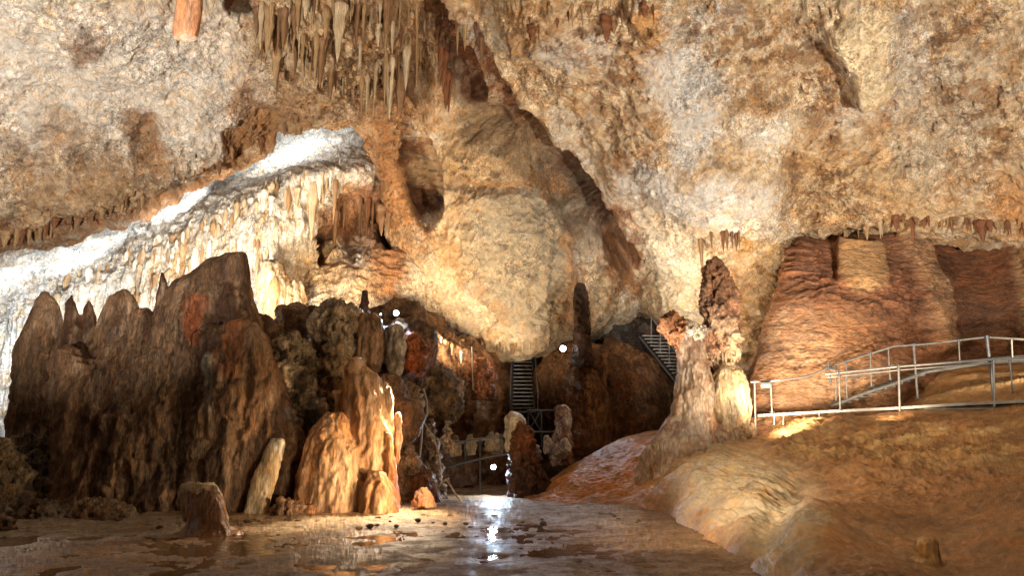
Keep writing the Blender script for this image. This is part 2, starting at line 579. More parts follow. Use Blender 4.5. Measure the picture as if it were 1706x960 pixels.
def ceil_disp(P, px, py):
    wx, wy = warp(P, px, py)
    flu = stroke(wx, wy, [(470, 40, 90), (560, 100, 90), (640, 90, 80), (730, 40, 60)], .5)
    flu = np.maximum(flu, .6 * stroke(wx, wy, [(860, 20, 60), (1080, 20, 60)], .5))
    edge = stroke(wx, wy, [(-100, 390, 45), (190, 330, 45), (400, 235, 45), (480, 200, 45)], .6)
    d = .60 * fbm(P, .28, 3, .5, 2) + .30 * ridged(P, .55, 3, .5, 8)
    Q = streakq(P)
    rough = sstep(-.25, .3, fbm(P, .45, 3, .6, 57))
    d += (.12 + .12 * rough) * ridged(P + .25 * fbm(P, 1.1, 3, .6, 8)[:, None], 1.3, 4, .6, 4) + (.03 + .07 * rough) * ridged(P, 3.4, 4, .65, 14)
    d += .07 * ridged(Q, 1.0, 3, .6, 14)
    d -= .16 * sstep(.18, .42, fbm(P, 1.9, 4, .65, 90))
    d += .45 * flu * ridged(P, 1.5, 3, .6, 6, (1, 1, .14)) + .14 * flu * ridged(P, 5, 2, .6, 16, (1, 1, .12))
    d += .22 * edge * ridged(P, 1.6, 3, .6, 21, (1, 1, .5))
    d -= 1.8 * stroke(wx, wy, FOLD, .6) + 1.5 * stroke(wx, wy, CAV1, .5) + 2.4 * stroke(wx, wy, CAV2, .45) + .7 * stroke(wx, wy, FOLD2, .6)
    lob = stroke(wx, wy, [(840, 320, 110), (870, 450, 120)], .7)
    d -= .3 * stroke(wx, wy, [(780, 310, 10), (850, 300, 12), (940, 330, 10)], .8) + .3 * stroke(wx, wy, [(950, 400, 10), (965, 470, 14), (935, 530, 10)], .8)
    d += lob * (.16 * ridged(P, 1.0, 4, .62, 301) + .10 * ridged(streakq(P), 1.4, 3, .6, 311))
    d -= .5 * stroke(wx, wy, [(250, 205, 18), (235, 240, 16)], .7) + .5 * stroke(wx, wy, [(440, 200, 26), (400, 225, 22)], .7)
    d += 1.0 * stroke(wx, wy, [(1445, 40, 60), (1462, 130, 28)], .7) + .7 * stroke(wx, wy, [(1090, 0, 40), (1095, 35, 26)], .7) + .7 * stroke(wx, wy, [(910, 0, 70), (915, 30, 50)], .6) + .5 * stroke(wx, wy, [(1280, 190, 50)], .8) + .5 * stroke(wx, wy, [(1195, 330, 60), (1260, 335, 50)], .8)
    d += .5 * stroke(wx, wy, [(850, 240, 60), (800, 280, 60)], .9) + .25 * stroke(wx, wy, [(870, 420, 110)], .9)
    return d


def ceil_col(P, px, py):
    wx, wy = warp(P, px, py, 40, 18)
    c = np.tile(CREAM, (len(P), 1)).astype(float)
    g = fbm(P, .35, 5, .62, 50)
    c = mixc(c, sstep(-.02, .14, g) * .8, GREY)
    o = fbm(P, .8, 6, .7, 80)
    c = mixc(c, sstep(.02, .18, o) * .8, (.40, .23, .095))
    s2 = fbm(streakq(P), 1.1, 5, .65, 30)
    c = mixc(c, sstep(.05, .25, s2) * .55, (.30, .22, .15))
    c = mixc(c, sstep(.05, .25, -s2) * .5, (.66, .60, .50))
    act = sstep(-.15, .15, fbm(P, .5, 3, .6, 157))
    c = mixc(c, sstep(.15, .30, fbm(P, 1.9, 4, .65, 90)) * (.25 + .6 * act), (.25, .13, .06))
    c = mixc(c, sstep(.10, .30, fbm(P, 3.2, 5, .7, 190)) * (.15 + .5 * act), (.24, .15, .09))
    c = mixc(c, sstep(.12, .30, fbm(P, 3.2, 5, .7, 290)) * (.15 + .5 * act), (.72, .63, .49))
    left = stroke(wx, wy, [(-200, 80, 190), (100, 110, 150), (300, 120, 120), (370, 170, 60)], .4)
    c = mixc(c, left * .85, (.68, .65, .62))
    left2 = stroke(wx, wy, [(-100, 320, 90), (100, 320, 70), (250, 300, 50)], .6)
    c = mixc(c, left2 * .5, (.38, .29, .20))
    for pts, col, st in [
        ([(130, 60, 34), (135, 90, 14)], BROWN, .75),
        ([(-200, 395, 24), (30, 380, 26), (190, 345, 22), (300, 300, 18), (390, 245, 20), (500, 180, 14)], (.25, .12, .05), .8),
        ([(225, 200, 26), (250, 250, 24)], (.28, .15, .065), .85), ([(100, 210, 30), (200, 300, 30)], (.30, .19, .10), .5),
        ([(400, 150, 24), (430, 200, 30), (390, 230, 22)], (.30, .16, .065), .8), ([(455, 110, 22), (480, 190, 26)], (.33, .21, .11), .7),
        ([(520, 60, 80), (600, 110, 70), (700, 30, 60)], (.38, .27, .15), .6), ([(450, 30, 34)], (.33, .20, .09), .6),
        ([(570, 60, 18), (590, 120, 14)], (.22, .12, .05), .5),
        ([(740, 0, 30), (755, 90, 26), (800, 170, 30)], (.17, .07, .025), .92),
        (FOLD, (.085, .03, .011), .98), (FOLD2, (.16, .06, .022), .9), (CAV1, (.07, .03, .012), .95), (CAV2, (.13, .05, .02), .95),  # fold and hollows: rust tone plus recess shade put into the colour
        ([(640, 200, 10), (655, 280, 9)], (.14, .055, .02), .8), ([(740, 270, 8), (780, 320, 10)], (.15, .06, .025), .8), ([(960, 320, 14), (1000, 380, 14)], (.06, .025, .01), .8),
        ([(640, 150, 30), (650, 250, 26), (665, 350, 22)], (.34, .19, .085), .85),
        ([(640, 50, 80), (670, 140, 60)], (.24, .13, .06), .75), ([(650, 200, 40), (655, 300, 36), (690, 400, 26)], (.24, .115, .045), .6), ([(560, 170, 50), (470, 170, 30)], (.30, .18, .09), .6),
        ([(905, 30, 50), (930, 60, 30)], (.34, .20, .09), .7), ([(1090, 10, 24), (1085, 60, 16)], (.42, .22, .07), .8),
        ([(800, 260, 70), (860, 280, 60)], (.46, .35, .22), .7), ([(760, 210, 30), (740, 290, 24)], (.42, .30, .17), .6),
        ([(870, 400, 100), (870, 480, 80)], (.36, .325, .26), .92), ([(730, 470, 26), (860, 560, 22)], (.62, .54, .42), .8), ([(790, 300, 12), (850, 300, 16), (930, 320, 12)], (.34, .18, .07), .7), ([(940, 400, 14), (960, 470, 20), (930, 530, 14)], (.36, .20, .09), .7), ([(800, 470, 10), (840, 530, 12)], (.34, .22, .12), .5), ([(740, 400, 16), (770, 470, 12)], (.40, .26, .13), .5), ([(980, 450, 12), (1000, 520, 14)], (.33, .16, .06), .6),  # lobe: shaded grey centre and lamplit lower band put into colour, rust ribs
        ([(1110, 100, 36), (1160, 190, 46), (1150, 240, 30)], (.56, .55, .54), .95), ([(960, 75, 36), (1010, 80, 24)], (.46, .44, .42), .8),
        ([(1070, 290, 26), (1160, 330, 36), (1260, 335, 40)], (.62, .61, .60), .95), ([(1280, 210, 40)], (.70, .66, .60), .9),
        ([(1450, 40, 56), (1470, 120, 26)], (.66, .54, .36), .9), ([(1470, 160, 22)], (.45, .23, .07), .9),
        ([(1600, 140, 70), (1540, 250, 60)], (.40, .36, .30), .6), ([(1350, 320, 60), (1480, 330, 60)], (.44, .31, .16), .6),
        ([(1020, 330, 24), (1050, 350, 16)], (.18, .07, .025), .8), ([(1020, 440, 20), (1080, 480, 26)], (.26, .12, .05), .8),
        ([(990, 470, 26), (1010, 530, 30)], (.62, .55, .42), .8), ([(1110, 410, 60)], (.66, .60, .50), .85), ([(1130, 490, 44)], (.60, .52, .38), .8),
        ([(1010, 480, 8), (1012, 505, 8)], (.35, .18, .05), .8), ([(1245, 400, 20)], (.42, .24, .08), .8),
        ([(1690, 320, 40)], (.50, .26, .10), .8), ([(1060, 385, 14), (1050, 450, 14)], (.26, .12, .05), .8),
    ]:
        c = mixc(c, stroke(wx, wy, pts, .55) * st, col)
    st_ = stroke(wx, wy, [(1180, 30, 50), (1330, 90, 60), (1400, 200, 40)], .6) + stroke(wx, wy, [(1600, 40, 70), (1640, 200, 80)], .6) + stroke(wx, wy, [(1360, 300, 60), (1420, 340, 60)], .6) \
        + stroke(wx, wy, [(1020, 30, 60), (1040, 180, 50), (1060, 260, 40)], .6) + .6 * stroke(wx, wy, [(60, 270, 80), (200, 310, 40)], .6)
    c = mixc(c, np.clip(st_, 0, 1) * sstep(-.02, .12, fbm(P, 1.6, 5, .68, 222)) * .75, (.26, .15, .07))
    c = mixc(c, np.clip(st_, 0, 1) * sstep(.06, .16, fbm(P, 2.2, 5, .68, 322)) * .8, (.13, .065, .03))
    fl_ = stroke(wx, wy, [(470, 40, 90), (560, 100, 90), (640, 90, 80), (730, 40, 60)], .5)
    c = mixc(c, fl_ * sstep(.0, .15, fbm(P, 2.2, 4, .65, 411, (1, 1, .1))) * .7, (.20, .10, .045))
    c = mixc(c, fl_ * sstep(.05, .2, fbm(P, 2.2, 4, .65, 511, (1, 1, .1))) * .6, (.56, .44, .29))
    s3 = fbm(streakq(P), 2.4, 4, .65, 130)
    c = mixc(c, sstep(.08, .28, s3) * .35, (.34, .27, .20))
    c = mixc(c, sstep(.12, .32, fbm(P, 5, 4, .7, 390)) * .4, (.18, .09, .04))
    return c * np.array((1.22, 1.14, 1.02))


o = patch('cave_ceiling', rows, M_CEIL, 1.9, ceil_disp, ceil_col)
prop(o, 'vaulted cave ceiling of pale grey and ochre rock with a rusty fold down its middle', kind='structure')

# ------------------------------------------------------------------ pale ledge and draperies behind the dark massif
lrows = [
    [(-500, 350, 33), (-200, 340, 34), (0, 330, 36), (200, 280, 37), (380, 180, 37), (500, 120, 37), (600, 70, 36), (690, 60, 36), (800, 60, 38)],
    [(-500, 430, 32), (-200, 420, 33), (0, 410, 35), (200, 360, 36), (380, 265, 36), (500, 205, 36), (600, 180, 35), (690, 160, 36), (800, 160, 36)],
    [(-500, 520, 28), (-200, 510, 29), (0, 490, 30.5), (180, 420, 31.5), (350, 330, 32), (470, 285, 32), (600, 262, 32), (690, 250, 35), (800, 250, 36)],
    [(-500, 560, 27.6), (-200, 550, 28.5), (0, 530, 29.8), (180, 455, 30.4), (350, 370, 30.8), (470, 310, 30.6), (590, 290, 31), (690, 300, 34.5), (800, 300, 36)],
    [(-500, 620, 27.8), (-200, 610, 28.6), (0, 590, 29.8), (180, 510, 30.2), (350, 430, 30.3), (470, 380, 30.1), (580, 350, 33), (680, 380, 32.6), (800, 380, 36)],
    [(-500, 700, 28), (-200, 690, 28.6), (0, 680, 30), (180, 580, 30.4), (350, 500, 30.2), (460, 450, 30.2), (570, 420, 32.2), (680, 440, 31.2), (800, 450, 35)],
    [(-500, 790, 28), (-200, 790, 29), (0, 800, 30), (180, 700, 31), (350, 620, 31), (460, 540, 30.6), (560, 490, 30.5), (680, 500, 31), (800, 520, 34)],
    [(-500, 850, 28), (-200, 850, 29), (0, 860, 30), (180, 820, 32), (350, 800, 32), (470, 700, 31), (560, 600, 29.5), (680, 590, 31), (810, 600, 34)],
]


def ledge_disp(P, px, py):
    cur = stroke(px, py, [(0, 620, 70), (250, 500, 60), (400, 420, 80), (520, 360, 80)], .5)
    d = .30 * fbm(P, .5, 3, .5, 60) + .32 * (1 - cur) * ridged(P, 1.0, 4, .66, 33, (.8, 1, 1.5)) + .10 * fbm(P, 3, 4, .65, 12)
    rec = stroke(px, py, [(520, 420, 60), (600, 370, 70), (660, 430, 60), (600, 500, 60)], .5)
    d *= 1 - .5 * rec
    d += rec * (.25 * ridged(P + .3 * fbm(P, 1, 3, .6, 5)[:, None], .9, 4, .6, 71, (1, 1, .4)))
    wx, wy = warp(P, px, py, 12, 8)
    d -= 1.6 * stroke(wx, wy, [(640, 355, 16), (650, 395, 16)], .6) + 1.3 * stroke(wx, wy, [(530, 395, 12), (535, 435, 8)], .6) + .8 * stroke(wx, wy, [(585, 350, 26), (590, 400, 26)], .7)
    d += .34 * cur * ridged(P, 1.5, 3, .6, 36, (1, 1, .14)) + .12 * cur * ridged(P, 4.2, 2, .6, 39, (1, 1, .1))
    return d


def ledge_col(P, px, py):
    wx, wy = warp(P, px, py, 22, 10)
    c = np.tile((.66, .63, .57), (len(P), 1)).astype(float)
    c = mixc(c, sstep(.0, .3, fbm(P, 1.1, 5, .65, 3, (.6, 1, 1.5))) * .55, (.36, .32, .26))
    c = mixc(c, sstep(.05, .2, fbm(P, 1.8, 5, .68, 603, (.8, 1, 1.6))) * .65, (.40, .29, .18))
    cur = stroke(wx, wy, [(100, 585, 50), (250, 515, 56), (400, 440, 74), (470, 390, 80), (580, 340, 50)], .5)
    c = mixc(c, cur * .7, (.56, .49, .385))
    s = fbm(P, 1.4, 4, .6, 77, (1, 1, .12))
    c = mixc(c, cur * sstep(.05, .3, s) * .8, (.42, .26, .12))
    c = mixc(c, stroke(wx, wy, [(680, 440, 40), (760, 560, 40)], .6) * .8, (.60, .48, .32))
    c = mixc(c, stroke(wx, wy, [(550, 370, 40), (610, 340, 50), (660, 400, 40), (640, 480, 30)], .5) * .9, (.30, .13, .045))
    c = mixc(c, stroke(wx, wy, [(640, 350, 24), (650, 400, 20)], .5) * .9, DARK)  # shade of the right hollow put into the colour
    c = mixc(c, stroke(wx, wy, [(530, 400, 16), (535, 440, 10)], .5) * .9, DARK)  # left hollow likewise darkened by painted shade
    c = mixc(c, stroke(wx, wy, [(520, 450, 40), (590, 480, 40)], .6) * .8, (.60, .42, .24))
    c = mixc(c, stroke(wx, wy, [(300, 460, 10), (310, 400, 10)], .6) * .7, (.45, .27, .10))
    c = mixc(c, stroke(wx, wy, [(0, 430, 20), (60, 400, 20)], .6) * .6, (.36, .24, .14))
    return c


o = patch('cave_wall', lrows, M_LEDGE, 2.0, ledge_disp, ledge_col)
prop(o, 'pale white rock ledge with hanging draperies behind the dark massif', kind='structure')

# ------------------------------------------------------------------ far wall closing the cave
brows = [[(x, y, Y + 1.5 * math.sin(x * .011 + y * .02)) for x in (-900, -300, 100, 400, 600, 760, 900, 1040, 1180, 1320, 1500, 1750, 2200, 2800)]
         for y, Y in ((250, 42), (400, 42), (500, 41), (580, 40), (660, 39), (740, 38), (800, 37))]
o = patch('cave_wall', brows, M_ROCK, 5, d_crag(.9, .5, .15),
          c_mix((.11, .06, .032), (.20, .12, .07, ), ) if False else c_mix((.11, .06, .032), ((.22, .12, .06), .5, .05, .15, .8)))
prop(o, 'shadowed brown far wall of the cave', kind='structure')

# brown rock wall below the central lobe
wrows = [
    [(560, 560, 30), (640, 520, 31), (690, 512, 31.5), (750, 560, 32), (800, 575, 33), (850, 588, 37), (880, 600, 39)],
    [(560, 580, 28), (640, 545, 28.5), (700, 545, 29), (750, 580, 29.5), (800, 592, 30.5), (850, 605, 36), (880, 615, 38)],
    [(560, 640, 27), (640, 610, 27), (700, 610, 28.5), (760, 625, 29), (800, 640, 29.5), (850, 650, 35.5), (880, 655, 38)],
    [(560, 720, 26), (640, 670, 26.5), (700, 680, 27.8), (760, 680, 28.8), (800, 690, 29.6), (850, 700, 35), (880, 705, 38)],
    [(560, 800, 26), (640, 740, 26.5), (700, 745, 28.5), (760, 742, 30.5), (800, 745, 31), (850, 750, 32), (880, 750, 33)],
    [(560, 850, 26), (640, 835, 26), (700, 825, 27), (760, 815, 29), (800, 812, 31), (850, 805, 32), (880, 800, 33)],
]
o = patch('cave_wall', wrows, M_ROCK, 2.2, d_crag(.55, .30, .09),
          paint(c_mix((.17, .085, .04), ((.34, .19, .09), .6, .0, .2, .7), ((.07, .03, .015), .9, .12, .12, .8)),
                [([(685, 570, 14), (700, 605, 20)], (.36, .12, .04), .8), ([(800, 620, 22)], (.34, .12, .045), .7), ([(700, 650, 40)], (.26, .15, .07), .6)]))
prop(o, 'brown craggy rock wall below the pale ceiling lobe', kind='structure')

# ------------------------------------------------------------------ floor
fx = [-1400, -600, -100, 300, 700, 1100, 1500, 1900, 2600]
frows = []
for py in (3000, 1500, 1150, 1000, 950, 910, 880, 860, 840, 820, 800, 775, 757):
    v = (CY - py) / FPX
    Yd = -CAMZ / math.tan(TH + math.atan(v)) if py < 1600 else .9
    frows.append([(x if py < 2000 else 853 + (x - 853) * 4, py, Yd) for x in fx])


def floor_disp(P, px, py):
    r = ridged(P, 1.2, 4, .6, 44, (1, .8, 0))
    d = .055 * r + .06 * fbm(P, .5, 3, .5, 6, (1, 1, 0)) + .022 * ridged(P, 3.5, 4, .68, 8, (1, .7, 0))
    pool = stroke(px, py, [(-300, 925, 60), (150, 922, 48), (500, 918, 44), (780, 900, 38), (960, 905, 34), (1040, 960, 55), (1200, 1000, 60)], .5)
    d = d * (1 - .1 * pool) - .066 * pool
    d += .05 * stroke(px, py, [(250, 855, 12), (600, 856, 14), (900, 845, 14), (1060, 850, 12)], .8)
    return d - .01


def floor_col(P, px, py):
    wx, wy = warp(P, px, py, 30, 12)
    c = np.tile((.20, .115, .055), (len(P), 1)).astype(float)
    c = mixc(c, sstep(-.1, .3, fbm(P, .8, 5, .6, 3, (1, 1, 0))) * .7, (.32, .21, .12))
    c = mixc(c, stroke(wx, wy, [(380, 872, 14), (600, 862, 16), (780, 858, 12)], .6) * .95, (.58, .43, .27))
    c = mixc(c, stroke(wx, wy, [(-200, 885, 26), (300, 880, 16)], .6) * .7, (.40, .36, .30))
    c = mixc(c, stroke(wx, wy, [(850, 860, 16), (1050, 860, 18)], .6) * .5, (.42, .36, .30))
    c = mixc(c, sstep(.2, .35, fbm(P, 4, 3, .6, 73, (1, 1, 0))) * .7, (.07, .035, .018))
    return c


floor = patch('cave_floor', frows, M_MUD, 2.2, floor_disp, floor_col)
prop(floor, 'wet brown mud floor of the cave', kind='structure')

mw = bpy.data.materials.new('muddy_water')
mw.use_nodes = True
b = mw.node_tree.nodes['Principled BSDF']
b.inputs['Base Color'].default_value = (.17, .095, .045, 1)
b.inputs['Roughness'].default_value = .07
b.inputs['Specular IOR Level'].default_value = .5
tc = mw.node_tree.nodes.new('ShaderNodeTexCoord')
nz = mw.node_tree.nodes.new('ShaderNodeTexNoise'); nz.inputs['Scale'].default_value = 5; nz.inputs['Detail'].default_value = 5
bp = mw.node_tree.nodes.new('ShaderNodeBump'); bp.inputs['Strength'].default_value = .30; bp.inputs['Distance'].default_value = .04
mw.node_tree.links.new(tc.outputs['Object'], nz.inputs[0]); mw.node_tree.links.new(nz.outputs[0], bp.inputs['Height'])
mw.node_tree.links.new(bp.outputs[0], b.inputs['Normal'])
water = make_mesh('shallow_water', [(-30, 2, -.045), (30, 2, -.045), (30, 27, -.045), (-30, 27, -.045)], [(0, 1, 2, 3)], mw)
prop(water, 'shallow muddy water lying in the hollows of the floor', kind='structure')

# ------------------------------------------------------------------ mud and flowstone slope on the right
srows = [
    [(830, 858, 20.5), (920, 850, 21.2), (1010, 850, 21.2), (1090, 858, 19.8), (1150, 882, 16.4), (1190, 915, 13.9), (1255, 940, 12.4), (1300, 1000, 9.8), (1400, 1240, 5.1), (1700, 1500, 3.5), (2600, 1900, 3)],
    [(840, 848, 21.6), (915, 836, 22), (1010, 830, 21.6), (1085, 828, 20.6), (1160, 858, 17.2), (1220, 880, 15), (1285, 905, 13.2), (1345, 940, 10.8), (1480, 1080, 7), (1800, 1250, 5), (2600, 1500, 4)],
    [(850, 842, 22.4), (910, 822, 23), (1010, 800, 22.4), (1095, 792, 21.4), (1180, 822, 18.6), (1250, 845, 16.4), (1320, 865, 14.6), (1410, 890, 12.4), (1560, 950, 9.4), (1850, 1050, 6.6), (2600, 1200, 5)],
    [(855, 838, 23), (905, 812, 24), (1010, 772, 23.5), (1110, 765, 22.2), (1200, 780, 20.6), (1270, 790, 18.6), (1360, 800, 17), (1460, 815, 15), (1600, 860, 12), (1850, 900, 9), (2600, 1000, 6.5)],
    [(860, 836, 24), (905, 808, 25.5), (1015, 750, 24.6), (1120, 728, 23.6), (1190, 745, 22.8), (1270, 742, 21.4), (1360, 745, 20), (1470, 750, 18.4), (1620, 770, 15.6), (1850, 790, 12.5), (2600, 830, 8)],
    [(866, 834, 25), (905, 806, 26.5), (1020, 740, 26), (1120, 712, 25.4), (1190, 730, 24.4), (1262, 733, 23), (1340, 706, 22), (1450, 694, 20.6), (1620, 685, 19), (1850, 680, 16), (2600, 680, 10)],
    [(870, 836, 26), (910, 812, 28), (1020, 745, 28), (1120, 715, 27), (1190, 728, 26), (1262, 728, 24.6), (1345, 705, 24), (1450, 690, 23.3), (1620, 640, 22.6), (1850, 610, 20), (2600, 600, 13)],
    [(870, 840, 28), (920, 822, 30), (1030, 760, 31), (1120, 730, 30), (1190, 735, 28.5), (1262, 735, 27), (1350, 706, 26.6), (1450, 680, 26), (1580, 612, 25), (1850, 590, 24), (2600, 560, 17)],
]


srows.insert(0, [(x - 6, y + 34, Y) for x, y, Y in srows[0]])


def slope_disp(P, px, py):
    # flow ribs run down the face of the dome
    d = .20 * fbm(P, .45, 3, .5, 26) + .05 * fbm(P, 2, 4, .55, 27)
    rib = stroke(px, py, [(1180, 800, 70), (1250, 860, 90), (1330, 930, 80)], .6)
    Q = np.stack([P[:, 0] * 1.0 + P[:, 1] * .55, P[:, 1] * .25, P[:, 2] * .3], -1)
    d += rib * (.26 * ridged(Q, .9, 3, .6, 6) + .12 * ridged(Q, 3.0, 4, .65, 66))
    d += .30 * stroke(px, py, [(1200, 820, 60), (1260, 850, 70)], .95) + .35 * stroke(px, py, [(1400, 930, 90), (1440, 1000, 100)], .95) - .25 * stroke(px, py, [(1330, 850, 30), (1300, 930, 26)], .9)
    ter = stroke(px, py, [(1320, 740, 40), (1450, 760, 50), (1620, 750, 50)], .6)
    d += ter * (.26 * ridged(P, .9, 4, .6, 16) + .08 * ridged(P, 4, 3, .6, 36))
    d += .05 * ridged(P, 3.5, 4, .65, 18) + .05 * fbm(P, 1.6, 4, .6, 98)
    return d - .05


def slope_col(P, px, py):
    wx, wy = warp(P, px, py, 22, 8)
    c = np.tile((.34, .18, .08), (len(P), 1)).astype(float)
    c = mixc(c, sstep(0, .3, fbm(P, .7, 5, .6, 93)) * .5, (.16, .08, .035))
    c = mixc(c, stroke(wx, wy, [(920, 825, 20), (1000, 800, 34), (1080, 780, 40)], .6) * .95, (.52, .23, .06))
    c = mixc(c, stroke(wx, wy, [(1130, 790, 44), (1240, 770, 40), (1190, 850, 30)], .6) * .8, (.42, .29, .17))
    st = ridged(np.stack([P[:, 0] + P[:, 1] * .55, P[:, 1] * .25, P[:, 2] * .3], -1), 2.4, 3, .6, 60)
    c = mixc(c, stroke(wx, wy, [(1200, 830, 60), (1290, 860, 70), (1320, 930, 60)], .6) * sstep(-.3, .4, st) * .9, (.56, .46, .31))
    c = mixc(c, stroke(wx, wy, [(1310, 725, 34), (1400, 755, 44), (1560, 740, 40), (1690, 740, 40)], .6) * sstep(-.2, .25, fbm(P, 1.2, 4, .6, 38)) * .9, (.55, .37, .17))
    c = mixc(c, stroke(wx, wy, [(1560, 650, 34), (1750, 640, 40)], .5) * .8, (.50, .34, .18))
    return c


o = patch('mud_slope', srows, M_SLOPE, 2.2, slope_disp, slope_col)
prop(o, 'brown mud slope rising to the right below the walkway', kind='structure')

# ------------------------------------------------------------------ big brown flowstone wall on the right
grows = [
    [(1325, 380, 28), (1390, 360, 27.5), (1450, 345, 27), (1520, 320, 26.8), (1600, 330, 27), (1690, 345, 26.5), (1740, 350, 25), (2000, 350, 22), (2600, 350, 18)],
    [(1332, 405, 25.2), (1385, 396, 25), (1440, 392, 24.7), (1510, 368, 25.2), (1600, 376, 25.6), (1680, 386, 25), (1730, 400, 24.2), (2000, 400, 21.5), (2600, 400, 18)],
    [(1310, 460, 25), (1375, 455, 24.4), (1440, 450, 24.1), (1520, 440, 24.8), (1610, 450, 25.2), (1690, 455, 24.8), (1735, 455, 24), (2000, 455, 21), (2600, 455, 18)],
    [(1285, 530, 24.8), (1360, 525, 24.0), (1440, 522, 23.8), (1540, 515, 24.6), (1630, 520, 25.2), (1700, 525, 24.6), (1740, 525, 23.8), (2000, 525, 21), (2600, 525, 18)],
    [(1262, 590, 24.6), (1345, 590, 23.7), (1440, 590, 23.6), (1545, 580, 24.6), (1635, 575, 25.9), (1705, 575, 25.2), (1745, 575, 23.6), (2000, 575, 21), (2600, 575, 18)],
    [(1245, 645, 24.5), (1340, 645, 23.4), (1440, 645, 23.5), (1550, 640, 24.4), (1640, 630, 25.4), (1710, 625, 25), (1750, 625, 23.5), (2000, 625, 21), (2600, 625, 18)],
    [(1240, 740, 24.4), (1335, 740, 23.3), (1440, 730, 23.5), (1550, 720, 24.4), (1640, 720, 25.4), (1710, 720, 25), (1755, 720, 23.5), (2000, 720, 21), (2600, 720, 18)],
]
# close the left flank of the wall
grows = [[(r[0][0] + 22, r[0][1], r[0][2] + 3.5)] + r for r in grows]


def flow_disp(P, px, py):
    wx, wy = warp(P, px, py, 8, 3)
    crk = stroke(wx, wy, [(1330, 430, 26), (1350, 490, 34), (1420, 500, 26), (1500, 500, 24), (1480, 460, 22)], .6)
    Q = P + .25 * np.stack([fbm(P, .8, 2, .5, 1), fbm(P, .8, 2, .5, 7), fbm(P, .8, 2, .5, 13)], -1)
    d = .30 * fbm(P, .4, 3, .5, 9) + .06 * ridged(Q, 1.7, 3, .6, 3, (.5, .5, 1.5)) + .08 * fbm(Q, .9, 4, .6, 23) + .045 * ridged(Q, 5.0, 3, .65, 13, (.4, .4, 1.6))
    d += crk * .42 * ridged(Q, 1.3, 4, .7, 23, (.5, .5, 1.8))
    slab = np.minimum.reduce([sstep(1391, 1400, wx), sstep(1474, 1462, wx), sstep(402, 410, wy - (wx - 1395) * .1), sstep(496, 484, wy)])
    d = d * (1 - .85 * slab) + .42 * slab
    rib = stroke(wx, wy, [(1505, 380, 26), (1540, 470, 28), (1575, 560, 26)], .5)
    d += .5 * rib
    d -= .35 * stroke(wx, wy, [(1590, 400, 26), (1630, 450, 36), (1640, 540, 56), (1690, 480, 30)], .6)
    return d


def flow_col(P, px, py):
    wx, wy = warp(P, px, py, 8, 4)
    c = np.tile((.20, .088, .042), (len(P), 1)).astype(float)
    c = mixc(c, sstep(0, .3, fbm(P, 1, 5, .6, 3, (.4, .4, 1.6))) * .6, (.22, .10, .045))
    c = mixc(c, stroke(wx, wy, [(1345, 580, 60), (1330, 660, 70), (1430, 650, 50)], .7) * .8, (.46, .27, .155))  # warm lamplight at the wall foot put into the colour
    slab = stroke(wx, wy, [(1432, 430, 32), (1432, 465, 30)], .3)
    c = mixc(c, stroke(wx, wy, [(1340, 440, 34), (1380, 500, 26), (1490, 490, 26)], .6) * .6, (.26, .105, .05))
    c = mixc(c, slab * .9, (.46, .27, .12))
    c = mixc(c, stroke(wx, wy, [(1410, 560, 44)], .7) * .6, (.38, .19, .085))
    c = mixc(c, stroke(wx, wy, [(1560, 400, 50), (1640, 430, 60)], .6) * .8, (.17, .065, .026))
    c = mixc(c, stroke(wx, wy, [(1505, 380, 22), (1540, 470, 24), (1575, 560, 22)], .5) * .6, (.42, .25, .13))
    c = mixc(c, stroke(wx, wy, [(1600, 530, 40), (1690, 530, 30)], .5) * .6, (.12, .06, .035))  # shadow of the recess painted into the wall colour
    c = mixc(c, stroke(wx, wy, [(1310, 530, 8), (1275, 600, 8)], .6) * .5, (.42, .28, .18))
    c = mixc(c, stroke(wx, wy, [(1720, 420, 30), (1730, 540, 30)], .4) * .8, (.46, .29, .15))
    return c


o = patch('cave_wall', grows, M_WALL, 1.9, flow_disp, flow_col)
prop(o, 'huge reddish brown flowstone wall under the ceiling on the right', kind='structure')

# ================================================================== FORMATIONS
# the dark massif on the left
mass = []
for prof, Y in [
    ([(486, 72, 78), (500, 62, 88), (530, 47, 97), (600, 33, 104), (700, 22, 110), (780, 20, 112)], 21.6),
    ([(490, 118, 121), (506, 108, 128), (545, 101, 137), (640, 78, 170), (700, 80, 190)], 21.4),
    ([(497, 147, 151), (515, 138, 158), (560, 131, 168), (700, 100, 210)], 21.5),
    ([(486, 198, 212), (500, 184, 222), (525, 170, 232), (600, 150, 250), (700, 120, 260)], 21.2),
    ([(454, 268, 271), (480, 262, 282), (540, 252, 300), (620, 230, 330)], 21.0),
    ([(425, 368, 409), (435, 348, 411), (455, 320, 412), (475, 290, 415), (520, 262, 424), (600, 240, 440), (700, 210, 445), (860, 190, 440)], 20.8),
    ([(526, 215, 260), (600, 180, 300), (700, 120, 330), (860, 88, 330)], 20.6),
    ([(560, 330, 440), (640, 320, 470), (760, 300, 500), (860, 290, 490)], 20.0),
    ([(530, 425, 450), (580, 410, 480), (700, 400, 500), (860, 390, 490)], 21.2),
]:
    mass.append(loft_geo(prof, Y, .55, maxd=1.3))
mass.append(loft_geo([(590, 95, 140), (610, 75, 165), (660, 72, 170), (710, 85, 160), (730, 100, 150)], 20.5, .6))
mass.append(loft_geo([(545, 250, 290), (600, 225, 330), (700, 205, 350), (800, 195, 345), (860, 190, 350)], 19.9, .5, tilt=.12))
mass.append(loft_geo([(640, 110, 180), (720, 95, 205), (860, 88, 210)], 20.0, .5, tilt=.12))
